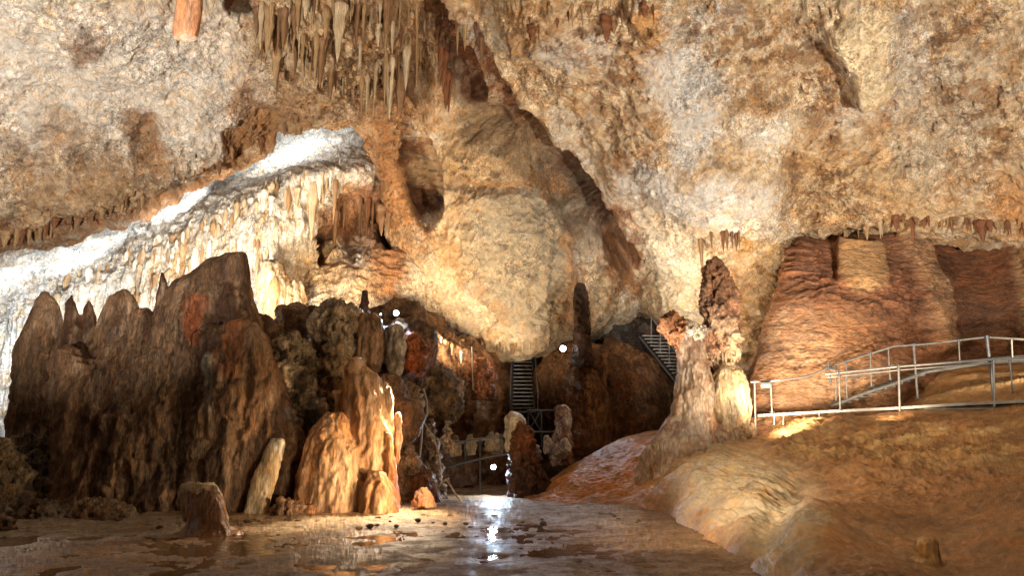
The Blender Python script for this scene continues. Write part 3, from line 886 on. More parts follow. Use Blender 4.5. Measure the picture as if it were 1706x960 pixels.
o = rock('rock_massif', mass, M_DARK, .04, lambda P, px, py: (d_flute(.30, .26, 1.0, .05)(P, px, py) + .12 * ridged(P, 2.6, 3, .6, 61, (1, 1, .16)) - .05 + .10 * ridged(P, 1.1, 3, .6, 44)) * (.30 + .70 * sstep(0, 110, py - np.interp(px, [0, 60, 150, 210, 250, 270, 330, 400, 440, 500], [560, 500, 505, 490, 520, 470, 450, 420, 520, 600]))),
         paint(c_mix((.19, .105, .055), ((.31, .19, .105), .5, .0, .2, .7), ((.07, .03, .014), 1.1, .08, .12, .85), ((.40, .27, .17), 1.6, .16, .1, .6), streak=True),
               [([(330, 510, 16), (320, 560, 14)], (.32, .09, .03), .7), ([(385, 620, 12), (390, 550, 14)], (.38, .13, .04), .7), ([(395, 440, 20), (340, 460, 30)], (.10, .05, .025), .7), ([(350, 600, 8), (352, 690, 8)], (.36, .30, .22), .7),
                ([(165, 560, 8)], (.36, .22, .08), .6), ([(300, 760, 50), (370, 780, 40)], (.22, .15, .10), .5),
                ([(250, 620, 40), (260, 750, 40)], (.24, .15, .085), .5)]))
prop(o, 'tall dark brown rock massif with jagged spires at the left of the hall', 'rock formation')

# crumbly brown massif in the centre left
cm = []
for prof, Y, r in [
    ([(532, 505, 560), (546, 486, 600), (600, 450, 620), (700, 430, 600), (850, 420, 560)], 23.5, .5),
    ([(515, 640, 690), (530, 610, 705), (570, 590, 700), (640, 600, 690), (700, 610, 680)], 24, .5),
    ([(560, 590, 640), (600, 585, 650), (620, 580, 655), (700, 570, 660), (850, 560, 690)], 22.2, .6),
    ([(600, 440, 480), (640, 430, 520), (760, 420, 520), (860, 410, 520)], 21.6, .6),
    ([(520, 470, 500), (560, 455, 500), (640, 440, 505)], 22.6, .6),
]:
    cm.append(loft_geo(prof, Y, r, maxd=1.4))
for px_, py_, Y_, r_ in ((500, 640, 21.7, .55), (540, 610, 22, .6), (470, 690, 21.2, .4), (680, 580, 23, .6), (640, 650, 21.8, .45), (530, 690, 21.6, .5), (620, 600, 22, .4), (660, 700, 21.6, .4)):
    cm.append(ball_geo(px_, py_, Y_, r_, 1.2))
o = rock('rock_massif', cm, M_ROCK, .045, d_crag(.35, .22, .09),
         paint(c_mix((.19, .11, .06), ((.38, .25, .14), .8, .02, .16, .8), ((.06, .028, .014), 1.1, .10, .12, .85)),
               [([(690, 600, 20)], (.34, .11, .035), .8), ([(440, 700, 20), (400, 800, 30)], (.40, .36, .29), .7)]))
prop(o, 'crumbly ochre and dark rock massif behind the orange stalagmites', 'rock formation')

o = rock('drapery_column', [loft_geo([(440, 432, 470), (480, 430, 488), (540, 434, 486), (590, 440, 482), (640, 446, 470)], 28.6, .7),
                            loft_geo([(470, 482, 500), (500, 480, 506), (560, 484, 500), (585, 488, 494)], 28.8, .9)], M_FLUTE, .035, d_flute(.16, .12, 3, .05),
         c_mix((.30, .235, .16), ((.26, .15, .07), 1.2, .0, .15, .8), streak=True))
prop(o, 'golden cream fluted drapery column between the two dark massifs', 'drapery')

def d_both(a, b):
    return lambda P, px, py: d_crag(a, a * .7, .07)(P, px, py) + d_knob(b)(P, px, py)


for prof, Y, mat_, dsp, col, lab in [
    ([(535, 592, 636), (560, 588, 640), (600, 590, 638), (622, 598, 630)], 21.5, M_FLUTE, d_flute(.12, .08, 4, .03), (.36, .22, .12), 'tan fluted drapery hanging above the orange stalagmites'),
    ([(545, 640, 672), (580, 638, 676), (615, 644, 668), (634, 650, 660)], 21.6, M_FLUTE, d_flute(.14, .08, 4, .04), (.34, .29, .23), 'grey fluted drapery below the bright lamp on the massif'),
    ([(524, 528, 596), (545, 520, 600), (590, 535, 590), (606, 545, 575)], 21.6, M_ROCK, d_both(.22, .16), (.40, .30, .19), 'pale tan blocky ledge left of the thin dark spike'),
    ([(585, 536, 570), (620, 530, 575), (670, 534, 566), (690, 540, 556)], 21.2, M_ROCK, d_both(.22, .18), (.38, .25, .13), 'ochre pitted column under the pale blocky ledge'),
    ([(575, 456, 510), (620, 446, 520), (670, 456, 522), (700, 470, 510)], 20.9, M_ROCK, d_both(.22, .18), (.30, .22, .13), 'mottled ochre and grey knob between the two dark massifs'),
    ([(650, 505, 535), (680, 500, 545), (706, 510, 540)], 20.9, M_LEDGE, d_knob(.16), (.48, .40, .30), 'pale knobbly ledge above the orange drape'),
    ([(560, 672, 700), (590, 668, 712), (622, 678, 706)], 21.9, M_ROCK, d_knob(.14), (.38, .12, .035), 'brick red rock patch right of the bright lamp'),
    ([(700, 455, 500), (735, 446, 490), (790, 440, 480), (858, 420, 466)], 20.3, M_FLUTE, d_flute(.14, .10, 3, .05), (.30, .26, .20), 'grey draped flank behind the bright white slab'),
    ([(615, 700, 740), (640, 682, 770), (680, 690, 768), (700, 706, 750)], 27.2, M_ROCK, d_both(.2, .15), (.24, .15, .07), 'rounded olive brown boulder high on the back wall'),
    ([(600, 790, 812), (630, 780, 826), (665, 786, 822)], 28.6, M_ROCK, d_knob(.18), (.40, .16, .06), 'orange red knob on the back wall beside the stairs')]:
    o = rock('rock_outcrop' if 'drapery' not in lab else 'drapery', [loft_geo(prof, Y, .8)], mat_, .035, dsp, c_mix(col, (tuple(min(.8, k * 1.5 + .05) for k in col), 1.3, .02, .12, .8), (tuple(k * .35 for k in col), 1.6, .08, .12, .85)))
    prop(o, lab, 'rock outcrop' if 'drapery' not in lab else 'drapery')

# orange draped stalagmite, the brightest formation on the floor
og = [loft_geo([(618, 590, 618), (630, 578, 634), (680, 572, 642), (740, 575, 650), (800, 590, 662), (858, 590, 668)], 19.9, .9),
      loft_geo([(690, 540, 560), (712, 522, 576), (750, 508, 598), (800, 498, 608), (862, 488, 610)], 19.4, .8),
      loft_geo([(690, 556, 572), (705, 550, 582), (750, 548, 590)], 19.5, .9),
      loft_geo([(655, 556, 580), (680, 560, 584), (720, 556, 590)], 20.0, .9),
      loft_geo([(790, 615, 640), (815, 600, 658), (858, 592, 664)], 19.2, .9),
      loft_geo([(720, 642, 652), (760, 638, 660), (800, 640, 664)], 19.6, .9),
      loft_geo([(640, 632, 646), (660, 634, 656), (720, 640, 656), (775, 646, 652)], 20.0, .9),
      loft_geo([(690, 660, 668), (730, 656, 670), (775, 658, 666)], 20.2, .9),
      loft_geo([(735, 512, 530), (760, 506, 532), (862, 492, 530)], 19.6, .9),
      loft_geo([(600, 582, 600), (622, 576, 602), (680, 574, 606)], 19.8, .9)]
o = rock('stalagmite', og, M_FLUTE, .03, d_flute(.13, .10, 2.6, .03),
         paint(c_mix((.46, .24, .11), ((.60, .42, .26), .9, .0, .2, .8), ((.24, .09, .03), 1.2, .15, .15, .6), streak=True),
               [([(660, 770, 8), (662, 850, 8)], (.18, .07, .025), .8)]))
prop(o, 'bright orange draped stalagmite cluster on the hall floor beside the white leaning slab', 'stalagmite')

o = rock('stalagmite', [loft_geo([(484, 604, 613), (500, 600, 614), (520, 597, 616), (545, 595, 618), (575, 592, 620)], 22.4, .9)],
         M_ROCK, .03, d_knob(0.05), c_mix((.10, .05, .03)))
prop(o, 'thin dark stalagmite spike on top of the crumbly massif', 'stalagmite')

# rusty shoulder between orange stalagmite and pool
o = rock('boulder', [loft_geo([(760, 668, 690), (790, 660, 712), (830, 655, 735), (852, 650, 742)], 22.4, .8)], M_ROCK, .04, d_crag(.2, .12, .06),
         c_mix((.12, .05, .022), ((.24, .11, .05), .9, .05, .15, .7)))
prop(o, 'dark rusty boulder right of the orange stalagmites', 'boulder')
o = rock('boulder', [loft_geo([(812, 700, 710), (825, 692, 718), (845, 686, 726)], 19.8, .9)], M_FLUTE, .03, d_knob(0.08),
         c_mix((.42, .22, .12)))
prop(o, 'small pinkish pointed boulder at the edge of the sandy floor', 'boulder')

# white leaning slab
o = rock('leaning_slab', [loft_geo([(734, 452, 474), (745, 442, 474), (800, 420, 462), (864, 404, 442)], 18.9, .6, tilt=.15)], M_FLUTE, .035,
         d_flute(.06, .06, 3, .025), paint(c_mix((.66, .54, .36), ((.46, .32, .18), 1.2, .1, .2, .6), streak=True), [([(465, 745, 12)], (.72, .66, .54), .8)]))
prop(o, 'bright white leaning rock slab in front of the dark massif', 'rock slab')
o = rock('leaning_slab', [loft_geo([(690, 410, 450), (720, 395, 455), (780, 370, 440), (858, 352, 416)], 19.4, .5, tilt=.15)], M_ROCK, .04,
         d_flute(.10, .10, 2.4, .03), c_mix((.34, .30, .24), ((.22, .16, .10), .9, .0, .2, .7), streak=True))
prop(o, 'dull grey slab leaning behind the bright white slab', 'rock slab')
for i, (xs, col, lab) in enumerate([
    ([(735, 478, 500), (780, 470, 498), (858, 452, 484)], (.30, .27, .23), 'grey draped fin between the white slab and orange stalagmite'),
    ([(680, 462, 482), (720, 470, 492), (770, 478, 498)], (.36, .33, .28), 'short pale drapery hanging above the white leaning slab')]):
    o = rock('rock_fin', [loft_geo(xs, 20.0 - i * .1, .7)], M_FLUTE, .04, d_flute(.10, .08, 3, .04), c_mix(col, ((.10, .06, .04), 1, .1, .15, .8), streak=True))
    prop(o, lab, 'rock fin')

# broken stump at the pool edge
st = bpy.data.objects.new('broken_stump', None)
COL.objects.link(st)
base = W(340, 888, 15.6)
st.location = base
prop(st, 'short broken stump with pale top standing at the pool edge', 'stump')
stm = rock('trunk', [loft_geo([(812, 306, 362), (840, 308, 370), (870, 312, 376), (880, 309, 380), (886, 300, 390), (893, 286, 404)], 15.6, .7, flat=True)], M_FLUTE, .02, d_flute(.06, .06, 4, .025),
           c_mix((.27, .13, .055), ((.42, .24, .11), 1.4, .1, .15, .7), streak=True))
cap = rock('broken_top', [loft_geo([(806, 312, 356), (812, 303, 362), (822, 304, 364)], 15.6, .75, flat=True)], M_LEDGE, .025, d_knob(0.07), c_mix((.62, .50, .34)))
side = rock('pale_side', [loft_geo([(818, 300, 312), (850, 302, 314), (870, 306, 316)], 15.75, 1.2)], M_LEDGE, .025, d_knob(0.05), c_mix((.55, .44, .28)))
for q in (stm, cap, side):
    q.parent = st
    q.location = tuple(-base)

# small stump on the right slope
sb = W(1541, 948, 9.6)
o = rock('broken_stump', [loft_geo([(896, 1527, 1556), (905, 1523, 1560), (930, 1518, 1564), (944, 1513, 1569), (950, 1503, 1580), (958, 1490, 1592)], 9.6, .9, flat=True)], M_FLUTE, .015, d_knob(0.035),
         c_mix((.50, .29, .12), ((.66, .48, .28), 4, .05, .15, .8)))
prop(o, 'small yellowish broken stump alone on the mud slope', 'stump')

# twin columns right of centre
o = rock('stalagmite_column', [
    loft_geo([(540, 1128, 1160), (560, 1126, 1168), (600, 1132, 1180), (650, 1128, 1186), (700, 1118, 1190), (740, 1112, 1194), (775, 1102, 1200)], 22.0, .9),
    loft_geo([(700, 1112, 1150), (740, 1080, 1170), (780, 1066, 1180), (815, 1058, 1170)], 21.8, .7),
    loft_geo([(745, 1120, 1185), (765, 1116, 1180), (770, 1120, 1176)], 21.6, .9),
    loft_geo([(700, 1180, 1230), (735, 1150, 1250), (775, 1120, 1250)], 22.4, .7)],
    M_FLUTE, .03, d_flute(.09, .20, 2.6, .06), c_mix((.36, .25, .165), ((.50, .40, .30), 1, .0, .2, .7), ((.22, .11, .06), 1.6, .08, .12, .7)))
prop(o, 'stout pale column of stalagmite with lumpy foot right of the hall centre', 'stalagmite')
o = rock('broken_capstone', [loft_geo([(526, 1108, 1130), (540, 1098, 1150), (560, 1112, 1168), (585, 1130, 1160)], 22.1, .9), ball_geo(1162, 556, 21.9, .28, .8)],
         M_ROCK, .03, d_knob(0.18), paint(c_mix((.36, .15, .06)), [([(1160, 550, 16)], (.74, .64, .48), .9)]))
prop(o, 'rusty broken capstone overhanging on top of the stout pale column', 'capstone')
o = rock('hanging_pillar', [loft_geo([(432, 1189, 1195), (450, 1176, 1212), (480, 1170, 1224), (520, 1170, 1228), (560, 1176, 1232), (600, 1186, 1230), (612, 1200, 1224)], 22.6, .9),
                            loft_geo([(560, 1170, 1190), (590, 1174, 1188), (600, 1178, 1184)], 22.3, .9)],
         M_ROCK, .035, d_knob(0.20), paint(c_mix((.48, .32, .20), ((.26, .10, .045), 1.3, .05, .15, .7)), [([(1195, 440, 30), (1195, 490, 26)], (.20, .09, .04), .85)]))
prop(o, 'pillar with dark pointed top and drip fringed lower end beside the capstone', 'pillar')
o = rock('stalagmite', [loft_geo([(606, 1204, 1222), (620, 1192, 1236), (650, 1182, 1250), (690, 1184, 1252), (720, 1200, 1244), (735, 1208, 1240)], 22.3, .9)],
         M_FLUTE, .03, d_flute(.06, .10, 3, .04), paint(c_mix((.34, .24, .14)), [([(1212, 620, 24), (1215, 650, 34)], (.62, .48, .30), .9)]))
prop(o, 'rounded pale topped stalagmite dome below the hanging pillar', 'stalagmite')
o = rock('boulder', [loft_geo([(700, 1225, 1245), (712, 1215, 1256), (735, 1212, 1262)], 22.2, .9)], M_ROCK, .035, d_knob(0.13), c_mix((.30, .20, .12)))
prop(o, 'greyish boulder at the foot of the walkway post', 'boulder')

# central mound carrying the single stalagmite
o = rock('rock_mound', [
    loft_geo([(575, 935, 1000), (592, 905, 1030), (630, 888, 1075), (680, 900, 1110), (720, 930, 1120), (760, 930, 1125)], 33, .5),
    loft_geo([(568, 1005, 1030), (600, 985, 1100), (660, 960, 1130), (720, 960, 1140)], 34, .5),
    loft_geo([(592, 945, 1002), (625, 935, 1010), (690, 945, 1018), (748, 950, 1014)], 29.7, .8)],
    M_ROCK, .06, d_flute(.10, .25, .9, .05), paint(c_mix((.12, .065, .034), ((.18, .09, .04), .4, .0, .2, .8)), [([(1050, 620, 44)], (.20, .09, .034), .7), ([(1000, 700, 12), (985, 640, 12)], (.40, .24, .10), .6)]))
prop(o, 'large brown rock mound between the two metal staircases', 'rock formation')
o = rock('stalagmite', [loft_geo([(473, 961, 974), (488, 957, 979), (530, 956, 982), (570, 955, 983), (612, 950, 990)], 29.2, .9)], M_ROCK, .04, d_knob(0.10),
         c_mix((.05, .025, .013), ((.10, .05, .028), 1, .1, .15, .5)))  # backlit silhouette's darkness put into the base colour
prop(o, 'slender silhouette-dark stalagmite standing on the central rock mound', 'stalagmite')
o = rock('rock_shoulder', [loft_geo([(505, 1055, 1080), (525, 1020, 1110), (560, 995, 1130), (600, 990, 1150), (680, 1000, 1160)], 36.5, .4)], M_ROCK, .08, d_crag(.25, .15, .08),
         c_mix((.06, .045, .035), ((.12, .07, .04), .6, .1, .2, .6)))
prop(o, 'black rock shoulder behind the upper right staircase', 'rock formation')

# lower middle formations
o = rock('stalagmite', [loft_geo([(712, 862, 882), (730, 852, 890), (770, 848, 898), (840, 846, 930)], 24.2, .8)], M_ROCK, .04, d_knob(0.18),
         c_mix((.075, .03, .014), ((.26, .09, .03), .7, .1, .2, .8)))  # painted dark to stand as a silhouette, over a rust tone
prop(o, 'silhouette-black stalagmite in front of the yellow-lit stone', 'stalagmite')
o = rock('stalagmite', [loft_geo([(690, 848, 866), (698, 842, 874), (725, 840, 876), (752, 842, 866)], 25.4, .8)], M_FLUTE, .03, d_knob(0.08),
         c_mix((.68, .58, .38), ((.42, .26, .10), 1.5, .2, .12, .6)))  # yellow lamplight put into the stub's base colour
prop(o, 'pale stone stub with yellow lamplight in its colour at the end of the lower railing', 'stalagmite')
o = rock('stalagmite', [loft_geo([(680, 926, 948), (700, 925, 950), (740, 922, 952), (775, 918, 955)], 26.5, .9)], M_ROCK, .03, d_knob(0.12),
         c_mix((.30, .17, .11), ((.56, .47, .38), 1.6, .05, .12, .8)))
prop(o, 'speckled column stump in front of the scaffold below the mound', 'stalagmite')
for i, (px_, py_, r_) in enumerate([(912, 742, .16), (925, 758, .2), (940, 748, .18), (895, 752, .12)]):
    o = rock('calcite_lump', [ball_geo(px_, py_, 25.8, r_, 1.7)], M_LEDGE, .025, d_knob(0.13), c_mix((.66, .60, .54)))
    prop(o, 'white knobbly calcite lump hanging beside the speckled column', 'calcite', 'white calcite lumps by the speckled column')
o = rock('lit_stone', [loft_geo([(722, 964, 974), (735, 962, 984), (748, 968, 992)], 30.5, .8)], M_FLUTE, .04, d_knob(0.10), c_mix((.70, .62, .5)))
prop(o, 'small white lit stone at the foot of the central mound', 'stone')

# knobbly coral columns left of the lower railing
for prof, Y, lab in [
    ([(645, 672, 692), (670, 668, 704), (700, 676, 700), (720, 682, 692)], 22.6, 'knobbly tan coral drapery above the pale roots'),
    ([(745, 678, 690), (770, 676, 696), (800, 682, 694)], 22.0, 'whitish knobbly calcite column beside the rusty boulder'),
    ([(705, 744, 750), (725, 738, 754), (755, 736, 758)], 25.2, 'pointed tan stone beside the left end of the lower railing'),
    ([(700, 715, 722), (740, 708, 730), (790, 712, 736), (845, 715, 748)], 23.6, 'dark knobbly pillar behind the pale roots')]:
    o = rock('calcite_column', [loft_geo(prof, Y, .9)], M_LEDGE, .03, d_knob(0.17), c_mix((.40, .28, .18) if 'dark' not in lab else (.14, .08, .05), ((.58, .48, .38), 2, .05, .12, .7)))
    prop(o, lab, 'calcite column')
for px_, py_ in ((760, 748), (784, 748), (818, 742), (829, 746)):
    o = rock('calcite_lump', [loft_geo([(py_ - 22, px_ - 3, px_ + 3), (py_ - 8, px_ - 9, px_ + 7), (py_ + 10, px_ - 11, px_ + 9)], 26.3, .9)], M_LEDGE, .025, d_knob(0.10), c_mix((.52, .42, .28)))
    prop(o, 'spiky cream calcite lump standing below the lower railing', 'calcite', 'spiky calcite lumps under the lower railing')

# left corner rubble
for prof, Y, col, lab in [
    ([(730, 20, 60), (760, -10, 95), (800, -40, 110), (860, -60, 120)], 20.6, (.22, .17, .12), 'layered grey brown rock heap at the far left'),
    ([(745, -30, 20), (790, -60, 50), (850, -90, 60)], 19.8, (.30, .22, .14), 'pale tilted slabs at the left edge of the hall'),
    ([(835, 10, 60), (848, 0, 110), (872, -10, 130)], 18.4, (.12, .07, .04), 'low dark boulder on the left shore of the pool'),
    ([(840, 130, 190), (848, 120, 215), (868, 118, 225)], 18.5, (.26, .16, .09), 'flat brown boulder lying at the foot of the massif'),
    ([(858, 0, 14), (868, -6, 22), (884, -6, 24)], 16.2, (.24, .13, .07), 'small brown stone at the far left of the shore'),
    ([(836, 470, 500), (848, 455, 520), (866, 450, 525)], 18.6, (.40, .23, .13), 'pinkish rubble block between white slab and orange stalagmite')]:
    o = rock('boulder', [loft_geo(prof, Y, .7)], M_ROCK, .04, d_knob(0.20), c_mix(col, ((.40, .33, .26), 1, .1, .15, .5)))
    prop(o, lab, 'boulder')

# ------------------------------------------------------------------ loose stones on the floor
def stone_mesh(seed):
    bm = bmesh.new()
    bmesh.ops.create_icosphere(bm, subdivisions=3, radius=1)
    P = np.array([v.co[:] for v in bm.verts])
    F = np.array([[v.index for v in f.verts] for f in bm.faces])
    bm.free()
    P = P * (1 + .45 * fbm(P, .9, 4, .6, seed * 7.7))[:, None] * np.array((1, .8, .55))
    return make_mesh('stone', P, F, M_ROCK, np.tile((.26, .16, .09), (len(P), 1)), link=False)


SM = [stone_mesh(i) for i in range(6)]
rs = random.Random(3)
for i in range(70):
    px_ = rs.uniform(150, 1090) if i % 3 else rs.uniform(380, 800)
    py_ = rs.choice((852, 856, 860, 865, 872, 880)) + rs.uniform(-3, 3)
    v = (CY - py_) / FPX
    Yd = -CAMZ / math.tan(TH + math.atan(v))
    c = W(px_, py_, Yd)
    o = bpy.data.objects.new('stone', SM[i % 6])
    s = rs.uniform(.03, .09)
    o.location = (c[0], c[1], .02)
    o.scale = (s, s, s)
    o.rotation_euler = (0, 0, rs.uniform(0, 6.28))
    COL.objects.link(o)
    prop(o, 'small loose brown stone lying on the wet floor', 'stone', 'loose stones along the sandy shore')

# ------------------------------------------------------------------ stalactites
def drip_mesh(seed, rnd=9, rings=16):
    V, F = [], []
    r = random.Random(seed)
    bend = r.uniform(-.12, .12)
    for i in range(rings):
        t = i / (rings - 1)
        rad = (1 - t) ** .75 * (1 + .22 * math.sin(t * 19 + seed) * (1 - t)) * min(1, .15 + t * 7) + .03 * min(1, t * 5)
        for j in range(rnd):
            a = j * 2 * math.pi / rnd
            k = rad * (1 + .22 * math.sin(a * 3 + seed + t * 2))
            V.append((k * math.cos(a) + bend * t * t * 3, k * math.sin(a), -t))
    for i in range(rings - 1):
        for j in range(rnd):
            k = (j + 1) % rnd
            F.append((i * rnd + j, (i + 1) * rnd + j, (i + 1) * rnd + k, i * rnd + k))
    return V, F


DRIPC = {'brown': (.22, .12, .06), 'cream': (.50, .38, .24), 'white': (.68, .63, .54), 'rust': (.20, .08, .035), 'tan': (.38, .24, .12)}
DM = {}
for cn, cv in DRIPC.items():
    for s in range(4):
        V, F = drip_mesh(s * 3 + len(cn))
        DM[cn, s] = make_mesh('stalactite', V, F, M_FLUTE, np.tile(cv, (len(V), 1)), link=False)


bpy.context.view_layer.update()
DG = bpy.context.evaluated_depsgraph_get()


def rock_at(px_, py_, Y_, reach=3.5):
    """distance of the rock surface there, if it lies near the wanted one"""
    o_ = Vector((0, 0, CAMZ))
    d_ = Vector(W(px_, py_, 10)) - o_
    hit, loc, *_ = SC.ray_cast(DG, o_, d_.normalized())
    return loc.y if hit and abs(loc.y - Y_) < reach else Y_


def fringe(pts, n, lo, hi, width, cols, label, group, seed=1, jit=5, up=10):
    """n stalactites hanging along a polyline of (px, py, Y); lengths lo..hi in photo px"""
    r = random.Random(seed)
    P = np.array(pts, float)
    cum = np.concatenate([[0], np.cumsum(np.hypot(np.diff(P[:, 0]), np.diff(P[:, 1])))])
    for i in range(n):
        s = (i + r.uniform(-.4, .9)) / n * cum[-1]
        s = min(max(s, 0), cum[-1])
        px_, py_, Y_ = (np.interp(s, cum, P[:, k]) for k in range(3))
        if r.random() < .18:
            continue
        py_ += r.uniform(-jit, jit)
        L = lo + (hi - lo) * r.random() ** 2 * (.45 + .75 * abs(math.sin(i * .37 + seed)))
        Y_ = rock_at(px_, py_ - up * .5, Y_) - .02
        top, bot = W(px_, py_ - up, Y_), W(px_, py_ + L, Y_)
        m = DM[r.choice(cols), r.randrange(4)]
        o = bpy.data.objects.new('stalactite', m)
        o.location = top
        w = width * r.choice((.5, .7, .9, 1.1, 1.9)) * (.5 + .5 * L / hi)
        o.scale = (w, w, top[2] - bot[2])
        o.rotation_euler = (0, 0, r.uniform(0, 6.28))
        COL.objects.link(o)
        prop(o, label, 'stalactite', group)


fringe([(-40, 400, 24), (60, 385, 24.3), (190, 350, 25), (300, 305, 25.2), (400, 253, 25.5), (500, 195, 24.9)], 46, 6, 26, .11, ['brown', 'tan', 'rust'],
       'short brown stalactite on the overhang edge above the white ledge', 'stalactites along the left overhang edge', 2)
fringe([(430, 40, 21.5), (520, 90, 22), (600, 120, 23.5), (650, 90, 24), (715, 60, 24.5)], 62, 20, 90, .11, ['tan', 'cream', 'brown'],
       'long tan stalactite in the dense cluster at the top of the vault', 'dense stalactites at the top of the vault', 3, 45, 20)
fringe([(440, 10, 20.2), (600, 15, 21.5), (700, 10, 22)], 36, 20, 80, .11, ['tan', 'brown', 'cream'],
       'tan stalactite hanging from the top edge of the picture above the dense cluster', 'stalactites along the top edge', 4, 20, 20)
fringe([(80, 500, 31), (200, 455, 31), (350, 388, 30.9), (470, 325, 30.7), (580, 300, 31)], 95, 16, 90, .13, ['cream', 'white', 'tan'],
       'long pale stalactite in the drapery below the white ledge', 'pale stalactites below the white ledge', 5, 20, 20)
fringe([(220, 500, 30.1), (350, 440, 30.1), (440, 440, 29.9), (470, 470, 29.8)], 44, 16, 80, .12, ['cream', 'white', 'tan'],
       'pale stalactite low in the drapery just above the dark massif', 'low pale stalactites above the massif', 6, 25, 20)
fringe([(545, 205, 35), (600, 195, 33.5), (640, 175, 30)], 10, 8, 26, .12, ['white'], 'small white stalactite at the right end of the white ledge', 'white stalactites at the ledge end', 7, 5)
fringe([(1400, 398, 24.3), (1440, 384, 24), (1480, 368, 23.7)], 13, 12, 26, .07, ['cream', 'tan'],
       'thin pale stalactite above the square slab of the flowstone wall', 'thin stalactites above the square slab', 8, 3)
fringe([(1490, 368, 24), (1600, 372, 23.4), (1706, 378, 22.7)], 34, 5, 34, .09, ['rust', 'brown', 'tan'],
       'short rusty stalactite on the ceiling edge above the flowstone wall recess', 'rusty stalactites above the flowstone recess', 9, 4)
fringe([(1182, 392, 26.6), (1235, 392, 26.4)], 7, 25, 50, .10, ['rust', 'brown'],
       'rusty stalactite hanging just above the dark pointed pillar', 'rusty stalactites above the pillar', 10, 3)
fringe([(640, 110, 24.5), (690, 130, 25)], 8, 40, 90, .16, ['brown', 'rust'],
       'brown stalactite hanging in front of the upper dark hollow', 'brown stalactites at the upper hollow', 12, 10)
fringe([(735, 80, 24), (750, 130, 24.6)], 4, 30, 70, .18, ['rust'], 'rusty stalactite at the top of the central fold', 'rusty stalactites at the fold', 13, 10)
fringe([(560, 350, 31), (610, 330, 31), (655, 360, 30.8)], 14, 30, 80, .15, ['rust', 'brown', 'tan'],
       'rust coloured stalactite in the orange recess right of the draperies', 'stalactites in the orange recess', 14, 12)
fringe([(1360, 398, 25), (1395, 398, 24.8)], 5, 6, 14, .06, ['tan'], 'tiny tan stalactite at the left corner of the flowstone wall top', 'tiny stalactites at the wall corner', 15, 2)
fringe([(685, 545, 29), (740, 575, 29.5), (770, 590, 30)], 9, 10, 30, .10, ['white', 'cream'], 'small white stalactite below the lobe edge by the lamp', 'small stalactites under the lobe', 16, 4)
fringe([(770, 574, 31), (860, 582, 31.5), (915, 572, 31.6)], 17, 5, 22, .11, ['cream', 'tan', 'brown'], 'short stalactite on the lower edge of the big ceiling lobe', 'stalactites under the ceiling lobe', 21, 4)
fringe([(730, 30, 23), (790, 60, 23.6), (850, 40, 22.6), (1000, 20, 21.6), (1100, 30, 21)], 30, 10, 50, .12, ['rust', 'brown', 'tan'], 'rusty stalactite along the top between the central fold and the ochre pendants', 'stalactites right of the fold top', 22, 18)
fringe([(1195, 600, 22.2), (1232, 596, 22.3)], 5, 10, 24, .07, ['cream'], 'drip on the lower end of the hanging pillar', 'drips under the hanging pillar', 18, 3)


def single(px_, py_, L, Y_, w, cn, label, s=0, up=12):
    o = bpy.data.objects.new('stalactite', DM[cn, s])
    top, bot = W(px_, py_ - up, Y_), W(px_, py_ + L, Y_)
    o.location = top
    o.scale = (w, w, top[2] - bot[2])
    COL.objects.link(o)
    prop(o, label, 'stalactite')


single(131, 30, 56, 19.4, .5, 'brown', 'stubby dark brown stalactite on the grey ceiling at upper left')
single(911, 40, 52, 22, .09, 'brown', 'left one of two thin brown stalactites near the top centre', 1)
single(932, 48, 36, 22, .08, 'tan', 'right and shorter one of two thin stalactites near the top centre', 2)
single(1166, 380, 82, 26, .11, 'tan', 'long straight stalactite hanging left of the pillar with dark pointed top', 3)
single(382, 0, 16, 20, .2, 'rust', 'small orange stalactite cut by the top edge right of the salmon block', 1)
o = rock('hanging_block', [loft_geo([(-30, 296, 340), (20, 293, 336), (56, 289, 330), (63, 290, 328)], 17.6, .7)], M_FLUTE, .02, d_flute(.025, .02, 4, .01),
         paint(c_mix((.62, .28, .14), ((.70, .38, .22), 2, .0, .2, .6), streak=True), [([(290, 62, 5), (330, 64, 5)], (.75, .62, .5), .8)]))
prop(o, 'salmon orange squared stalactite block hanging at the top left', 'stalactite')

# ================================================================== METALWORK
def bars(name, segs, r, mat, parent, n=8):
    V, F = [], []
    for a, b_ in segs:
        a, b_ = np.array(a), np.array(b_)
        d = b_ - a
        d = d / (np.linalg.norm(d) + 1e-9)
        u = np.cross(d, (0, 0, 1.0)) if abs(d[2]) < .9 else np.cross(d, (1.0, 0, 0))
        u /= np.linalg.norm(u)
        w = np.cross(d, u)
        k = len(V)
        for e in (a, b_):
            for j in range(n):
                t = j * 2 * math.pi / n
                V.append(tuple(e + r * (math.cos(t) * u + math.sin(t) * w)))
        for j in range(n):
            F.append((k + j, k + (j + 1) % n, k + n + (j + 1) % n, k + n + j))
        F.append(tuple(k + j for j in range(n))[::-1])
        F.append(tuple(k + n + j for j in range(n)))
    me = bpy.data.meshes.new(name)
    me.from_pydata(V, [], F)
    me.materials.append(mat)
    o = bpy.data.objects.new(name, me)
    COL.objects.link(o)
    if parent:
        o.parent = parent
        o.location = tuple(-np.array(parent.location))
    return o


